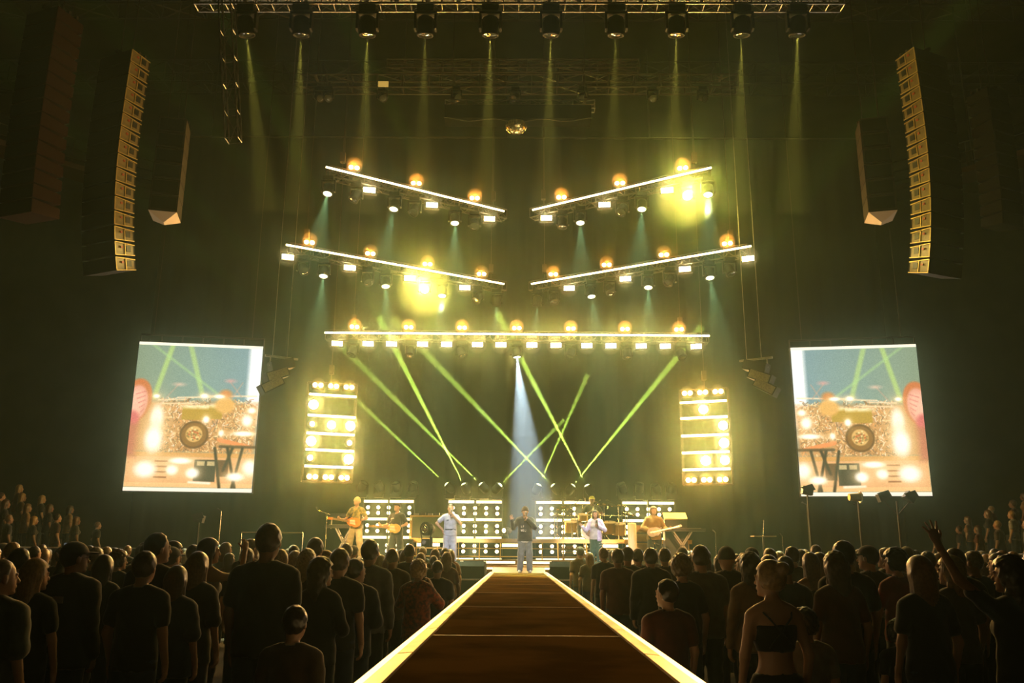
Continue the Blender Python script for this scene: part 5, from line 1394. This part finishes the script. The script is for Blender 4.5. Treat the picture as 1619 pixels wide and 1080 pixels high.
# ---------------------------------------------------------------- the rows farther back
rs_ = random.Random(11)
far = 0
for side, x0, x1, lab, grp in ((-1, -15.0, -1.15, 'dim spectator standing in the distant packed rows left of the walkway', 'distant rows left'),
                               (1, 1.3, 15.0, 'dim spectator standing in the distant packed rows right of the walkway', 'distant rows right')):
    n = 0
    for _ in range(900):
        d = rs_.uniform(8.5, 20.3); x = rs_.uniform(x0, x1)
        if abs(x) > .62 * d + 1 or (abs(x) > 12.6 and d > 16.4): continue
        if any((x - a) ** 2 + (d - b) ** 2 < .55 ** 2 for a, b in PLACED): continue
        PLACED.append((x, d))
        sex = rs_.choice('mf'); hr = rs_.choice(['short', 'short', 'bald', 'cap'] if sex == 'm' else ['long', 'bob', 'wavy']); tn = rs_.choice((0, -30 if side < 0 else 30))
        key = (sex, 'down', 0 if sex == 'm' else tn, 'tee', 1.0)
        tn = key[2]
        mm = proto(key, pose=dict(POSES['down'], turn=math.radians(tn), nod=0), sex=sex, top='tee', hair='short')
        hm = hair_for(hr, sex, math.radians(tn), 0)
        hcn = rs_.choice(['black', 'dark', 'brown', 'light', 'blonde'])
        ppx = 816 + x / d * 1340; fcn = rs_.choice(['black', 'charcoal', 'navy', 'grey', 'brown', 'green', 'rust'])
        reg = ('at the far side' if ppx < 190 or ppx > 1475 else 'below the left screen' if ppx < 410 else 'below the right screen' if ppx > 1255 else 'below the small speakers' if ppx < 500
               else 'below the small speakers' if ppx > 1150 else 'beside the walkway')
        hw_ = dict(short='short haired', bald='shaven headed', cap='capped', long='long haired', bob='bob haired', wavy='wavy haired')[hr]
        lb = f'{hw_ if hr in ("bald", "cap") else hw_ + " " + dict(black="black", dark="dark brown", brown="brown", light="light brown", blonde="blond")[hcn]} spectator in {dict(green="grey green").get(fcn, fcn)}, {"left" if side < 0 else "right"} distant rows {reg}'.replace('haired black', 'black haired').replace('haired dark brown', 'dark brown haired').replace('haired brown', 'brown haired').replace('haired light brown', 'light brown haired').replace('haired blond', 'blond haired')
        sc = rs_.uniform(.925, .985) if sex == 'm' else rs_.uniform(.88, .94)
        person(mm, (x, d, 0), math.radians(rs_.uniform(-12, 12) + side * 8), sc, SKINS[rs_.randrange(4)], FC[fcn], FC['denim'],
               HC[hcn] if hr != 'cap' else FC['grey'], lb, grp, hair_mesh=hm, hair_name='cap' if hr == 'cap' else 'hair')
        n += 1
        if n >= 95: break
# people on the side stands
for side, lab, grp in ((-1, 'dim spectator on the raised stand at the far left', 'spectators on the left stand'), (1, 'dim spectator on the raised stand at the far right', 'spectators on the right stand')):
    for k in range(36):
        tier = k % 4; x = side * (13.2 + .45 + tier * .95); y = 18.2 + (k // 4) * 1.25 + rs_.uniform(-.2, .2)
        sex = rs_.choice('mf'); hr = 'short' if sex == 'm' else 'long'
        fcn = rs_.choice(['grey', 'palegrey', 'brown', 'rust', 'charcoal', 'tan']); hcn = rs_.choice(['dark', 'brown', 'light', 'blonde'])
        lb = f'{"short" if sex == "m" else "long"} {dict(light="light brown", blonde="blond").get(hcn, hcn)} haired spectator in {fcn.replace("pale", "pale ")} on tier {tier + 1} of the {"left" if side < 0 else "right"} stand'
        mm = proto((sex, 'down', 0, 'tee', 1.0), pose=dict(POSES['down'], turn=0, nod=0), sex=sex, top='tee', hair='short')
        person(mm, (x, y, .9 + .35 * tier), side * math.radians(40), rs_.uniform(.88, .98), SKINS[rs_.randrange(3)], FC[fcn], FC['denim'],
               HC[hcn], lb, grp, hair_mesh=hair_for(hr, sex, 0.0, 0))
# ---------------------------------------------------------------- the performers
CAMO = mat('fabric_camouflage_gold', (.42, .33, .08), .85, noise=(11, 1, (.10, .11, .03)), sheen=.2)
PLAID = mat('fabric_lavender_plaid', (.52, .42, .62), .85, noise=(16, 1, (.75, .72, .80)))
FC.update(pale_blue=fabric('pale_blue_grey', (.42, .45, .52)), cream=fabric('cream', (.62, .52, .28)), slate=fabric('slate', (.035, .035, .038)), jeans=fabric('grey_jeans', (.16, .17, .17)),
          bottle=fabric('bottle_green', (.045, .10, .065)), ochre=fabric('ochre_jacket', (.34, .20, .05)), darkjeans=fabric('dark_jeans', (.03, .04, .05)), yellow=fabric('yellow_green', (.55, .55, .10)))
def performer(px, ytop, Y, z0, rot, pose, sex, top, hair, skin, shirt, trousers, hairmat, label, bottom='trousers', shoe_m=None, heavy=1.0, hair_name='hair', seated=0.0):
    p = at(px, ytop, Y); raw = make_body(pose=pose, sex=sex, top=top, hair=hair, bottom=bottom, heavy=heavy, vox=.018)
    ms = {k: to_mesh('person' if k == 'body' else NAMES[k], v, SKINS[0] if k == 'body' else FC['black']) for k, v in raw.items()}
    sc = (p.z - z0) / (TOPZ[hair] + .006 - seated)
    q = at(px, 870, Y)
    return person(ms, (q.x, Y, z0 - seated * sc), rot, sc, skin, shirt, trousers, hairmat, label, None, True, shoe_m, ms['hair'], hair_name)
def W(o, v): return Matrix.Translation(o.location) @ o.rotation_euler.to_matrix().to_4x4() @ Matrix.Scale(o.scale.x, 4) @ Vector(v)
def mic(o, v, d, label):
    p = W(o, v); dr = (o.rotation_euler.to_matrix() @ Vector(d)).normalized(); q = dr.to_track_quat('Z', 'Y')
    m = MB().tube((0, 0, -.13), (0, 0, .05), .011, .016, n=10).build('microphone', BLACK, None, p, True); m.rotation_mode = 'QUATERNION'; m.rotation_quaternion = q
    MB().ball((0, 0, .075), .028).build('grille_ball', STEEL, m, smooth=True); tag(m, label, 'microphone'); return m
def guitar(o, c, nk, wood, label):
    """c body centre and nk neck direction in the player's own frame"""
    R = o.rotation_euler.to_matrix(); nd = (R @ Vector(nk)).normalized(); nrm = (R @ Vector((0, 1, .15))).normalized(); up = nrm.cross(nd).normalized() if False else nd.cross(nrm).normalized()
    nrm = up.cross(nd).normalized()
    root = empty('electric_guitar', W(o, c), 0, label, 'guitar')
    root.rotation_mode = 'QUATERNION'; root.rotation_quaternion = Matrix((nd, nrm, nd.cross(nrm))).transposed().to_quaternion()
    out = []
    for i in range(28):
        a = 2 * PI * i / 28; r = .165 - .045 * math.cos(2 * a) * -1; x = .21 * math.cos(a); z = (.145 - .035 * math.exp(-((x - .02) / .06) ** 2)) * math.sin(a)
        if x > .12: z *= .8
        out.append((x, z))
    MB().poly(out, .045).build('body', wood, root)
    MB().bar((.15, .02, 0), (.62, .02, 0), .05, .022, up=(0, 1, 0)).build('neck', mat('maple_neck', (.35, .18, .06), .4), root)
    MB().poly([(.62, -.03), (.78, -.045), (.80, .02), (.62, .03)], .02, None, (0, .02, 0)).build('headstock', wood, root)
    MB().poly([(-.08, -.07), (.10, -.06), (.12, .05), (-.02, .07)], .008, None, (0, .028, 0)).build('pickguard', mat('cream_pickguard', (.7, .62, .42), .4), root)
    s = MB()
    for k in range(4): s.tube((-.12, .038, -.015 + .01 * k), (.72, .036, -.012 + .008 * k), .0012, n=3)
    tag(s.build('strings', CHROME, root), kind='stuff')
    MB().path([Vector((-.2, -.02, 0)), Vector((-.12, -.12, .25)), Vector((.1, -.16, .38)), Vector((.2, -.02, .08))], .016, 5).build('strap', BLACK, root)
    return root
REST = ((.235, -.03, 1.14), (.235, .06, .90), (0, .15, -1), (-1, 0, 0))
# centre singer
z0 = CW
o = performer(830, 800, 22.55, z0, PI, dict(arms={1: ((.33, .03, 1.20), (.37, .20, 1.40), (.15, .15, 1), (-.2, 1, 0)), -1: ((-.27, .15, 1.21), (-.075, .235, 1.43), (.75, .1, .45), (0, 1, -.2))}, curl={1: .25, -1: 1.1}, spread=.3,
    legs={-1: ((-.12, .04, .50), (-.13, -.01, .08)), 1: ((.11, .03, .50), (.14, -.01, .08))}, nod=-.08), 'm', 'hoodie', 'beanie', SKINS[1], FC['slate'], FC['jeans'], FC['brown'],
    'singer in dark sweatshirt and grey jeans at the head of the walkway, one hand raised', 'wide', FC['white'], 1.05, 'beanie')
MB().lathe([(.165, -.02), (.185, 0), (.185, .03), (.17, .04)], 22, Matrix.Diagonal((1, .72, 1)), (0, 0, .83)).build('shirt_hem', FC['white'], o)
lt = MB()
def stroke(segs, x0, z0_, s):
    for (a, b, c, d) in segs: lt.bar((x0 - a * s, .168, z0_ + b * s), (x0 - c * s, .168, z0_ + d * s), .010, .010)
stroke([(0, 0, 0, 1), (0, 0, .6, 0)], .105, 1.21, .05); stroke([(0, 0, 0, 1), (0, 1, .6, 1), (0, .5, .5, .5)], .055, 1.21, .05)
stroke([(0, 1, .2, 0), (.2, 0, .4, 1), (.4, 1, .6, 0), (.6, 0, .8, 1)], .115, 1.10, .06); stroke([(0, 0, 0, 1), (0, 1, .5, .9), (0, .5, .5, .5), (.5, .9, .5, .1), (0, 0, .5, .1)], .055, 1.10, .06); stroke([(.5, 1, .5, 0), (.5, 0, 0, .05)], .010, 1.10, .06)
lt.build('white_lettering', FC['white'], o)
mic(o, (-.015, .205, 1.545), (-.15, -.5, .8), 'handheld microphone at the mouth of the singer in the dark sweatshirt')
# jumpsuit singer
o = performer(711, 797, 24.6, DZ, PI + .1, dict(arms={1: ((.40, -.06, 1.22), (.23, .05, 1.03), (-.2, .25, -1), (-1, 0, 0)), -1: ((-.30, .12, 1.20), (-.085, .235, 1.42), (.7, .1, .5), (0, 1, -.2))}, curl={1: .4, -1: 1.1},
    legs={-1: ((-.11, .05, .50), (-.12, .0, .08)), 1: ((.11, .02, .50), (.14, -.01, .08))}), 'm', 'tee', 'short', SKINS[1], FC['pale_blue'], FC['pale_blue'], HC['dark'],
    'singer in a pale blue grey jumpsuit with dark belt, one hand in the pocket', 'wide', FC['white'], 1.05)
MB().lathe([(.176, -.022), (.188, -.015), (.188, .02), (.178, .026)], 24, Matrix.Diagonal((1, .76, 1)), (0, 0, 1.035)).build('belt', FC['navy'], o)
MB().box((.085, .155, 1.31), (.075, .012, .024)).build('chest_patch', FC['navy'], o)
mic(o, (-.02, .21, 1.535), (-.15, -.5, .8), 'handheld microphone held by the singer in the pale jumpsuit')
# woman
o = performer(942, 806, 24.6, DZ, PI - .08, dict(arms={1: ((.30, -.02, 1.12), (.42, .12, 1.25), (.5, .2, .6), (-.2, 1, 0)), -1: ((-.30, .06, 1.15), (-.10, .22, 1.27), (.6, .1, .35), (0, 1, -.2))}, curl={1: .2, -1: 1.1},
    legs={-1: ((-.10, .05, .50), (-.11, .0, .08)), 1: ((.10, .02, .50), (.12, -.01, .08))}), 'f', 'long', 'long', SKINS[1], FC['white'], FC['bottle'], HC['black'],
    'woman singer in a white top and green striped trousers beside the drum kit', 'wide', FC['black'])
jb = make_body(pose=dict(arms={1: ((.30, -.02, 1.12), (.42, .12, 1.25), (.5, .2, .6), (-.2, 1, 0)), -1: ((-.30, .06, 1.15), (-.10, .22, 1.27), (.6, .1, .35), (0, 1, -.2))}), sex='f', top='jacket', vox=.018)
def cut_front(parts):
    V, F = parts[0]; c = V[F].mean(1); keep = ~((c[:, 1] > .0) & (c[:, 0] > -.055) & (c[:, 0] < .14)) & ~((c[:, 0] > .10) & (c[:, 2] < 1.1) & (c[:, 1] > -.02)); return [(V, F[keep])]
sm = to_mesh('open_shirt', cut_front(jb['shirt']), PLAID); put('open_shirt', sm, o)
sb = MB()
for i in range(9): sb.bar((-.205, .085, .84 - i * .075), (-.10, .125, .80 - i * .075), .02, .012)
sb.build('trouser_stripes', FC['white'], o)
mic(o, (-.06, .27, 1.36), (.2, .1, 1), 'handheld microphone held by the woman in the white top')
# left guitarist
GP = dict(arms={1: ((.31, .06, 1.14), (.36, .27, 1.12), (.6, .3, .5), (0, -1, .3)), -1: ((-.33, -.02, 1.16), (-.10, .215, 1.05), (.8, .15, -.3), (0, -1, 0))}, curl=.7,
    legs={-1: ((-.17, .05, .50), (-.20, -.02, .08)), 1: ((.15, .06, .50), (.22, -.02, .08))}, nod=-.25)
bxs = tag(MB().box((0, 0, .09), (1.1, .9, .18)).build('step_box', CASE, None, (at(560, 870, 24.6).x, 24.6, DZ)), 'low black step box under the left guitarist', 'box')
o = performer(561, 785, 24.6, DZ + .18, PI - .35, GP, 'm', 'tee', 'beanie', SKINS[1], CAMO, FC['cream'], FC['cream'], 'left guitarist in a gold camouflage shirt, pale beanie and cream trousers', 'wide', FC['white'], 1.0, 'beanie')
guitar(o, (-.06, .24, 1.04), (1, .18, .16), mat('orange_guitar', (.75, .22, .03), .25), 'orange electric guitar played by the man in the pale beanie')
o = performer(626, 795, 25.4, DZ, PI - .45, GP, 'm', 'tee', 'cap', SKINS[0], FC['charcoal'], FC['darkjeans'], FC['black'], 'bassist in a dark printed t-shirt and cap in front of the left lamp wall', 'wide', FC['black'], 1.08, 'cap')
MB().poly([(-.02, .02), (.10, .0), (.08, .035), (.0, .05)], .008, None, (.02, .155, 1.30)).build('shirt_print', FC['white'], o)
guitar(o, (-.06, .25, 1.04), (1, .18, .10), mat('amber_bass', (.8, .40, .10), .3), 'amber coloured bass guitar played by the man in the dark cap')
GP2 = dict(arms={-1: ((-.31, .06, 1.14), (-.36, .27, 1.10), (-.6, .3, .5), (0, -1, .3)), 1: ((.33, -.02, 1.16), (.10, .215, 1.03), (-.8, .15, -.3), (0, -1, 0))}, curl=.7,
    legs={-1: ((-.15, .05, .50), (-.18, -.02, .08)), 1: ((.15, .06, .50), (.20, -.02, .08))}, nod=-.2)
o = performer(1035, 800, 25.0, DZ, PI + .1, GP2, 'm', 'jacket', 'curly', SKINS[0], FC['ochre'], FC['charcoal'], HC['light'], 'right guitarist with curly hair in an ochre jacket in front of the right lamp wall', 'wide', FC['black'], 1.12)
guitar(o, (.06, .27, 1.03), (-1, .15, .22), mat('black_guitar', (.015, .015, .015), .2), 'black electric guitar played by the man in the ochre jacket')
# drummer, sitting behind the kit
o = performer(937, 784, 28.95, RZ, PI, dict(arms={1: ((.33, .08, 1.18), (.24, .33, 1.16), (-.2, 1, .3), (0, 0, -1)), -1: ((-.33, .08, 1.20), (-.26, .33, 1.22), (.2, 1, .4), (0, 0, -1))}, curl=.9,
    legs={-1: ((-.20, .42, .88), (-.20, .40, .46)), 1: ((.20, .42, .88), (.22, .40, .46))}), 'm', 'tee', 'cap', SKINS[3], FC['green'], FC['darkjeans'], FC['yellow'], 'drummer in a yellow green cap sitting behind the gold drum kit', 'trousers', FC['black'], 1.0, 'cap', seated=.40)
MB().lathe([(.17, 0), (.18, .06), (.16, .09), (.001, .09)], 16).tube((0, 0, -.4), (0, 0, 0), .03, n=8).build('drum_stool', BLACK, None, (o.location.x, 28.97, RZ + .42))
tag(bpy.data.objects['drum_stool'], 'round black stool under the drummer', 'stool')
for s in (-1, 1):
    a, b = W(o, (s * .24, .40, 1.18)), W(o, (s * .12, .72, 1.26)); tag(MB().tube((0, 0, 0), b - a, .008, .005, n=6).build('drumstick', mat('pale_stick', (.7, .5, .25), .5), None, a), 'drumstick in the ' + ('right' if s > 0 else 'left') + ' hand of the drummer', 'drumstick')
# stage camera
p = at(672, 870, 24.0)
cm = empty('video_camera', (p.x, 23.95, DZ), 0, 'dark robotic video camera on a short stand left of the jumpsuit singer', 'camera')
h = at(672, 858, 23.95).z - DZ
MB().box((.02, 0, h), (.22, .36, .20)).build('body', CAB, cm); MB().tube((.0, -.18, h), (0, -.34, h), .05, .06, n=12).build('lens', BLACK, cm)
MB().tube((0, 0, h - .45), (0, 0, h - .1), .035, n=8).tube((0, 0, h - .45), (.2, .1, 0), .02, n=6).tube((0, 0, h - .45), (-.2, .1, 0), .02, n=6).tube((0, 0, h - .45), (0, -.2, 0), .02, n=6).build('tripod', BLACK, cm)
MB().box((.17, 0, h + .02), (.06, .2, .26)).build('monitor', CAB, cm)
# the pattern fixtures have been copied; remove them
def drop(o):
    for ch in list(o.children): drop(ch)
    bpy.data.objects.remove(o)
for o_ in (blinder0, strobe0, wash0, dark0, beam0, star0, upright0): drop(o_)
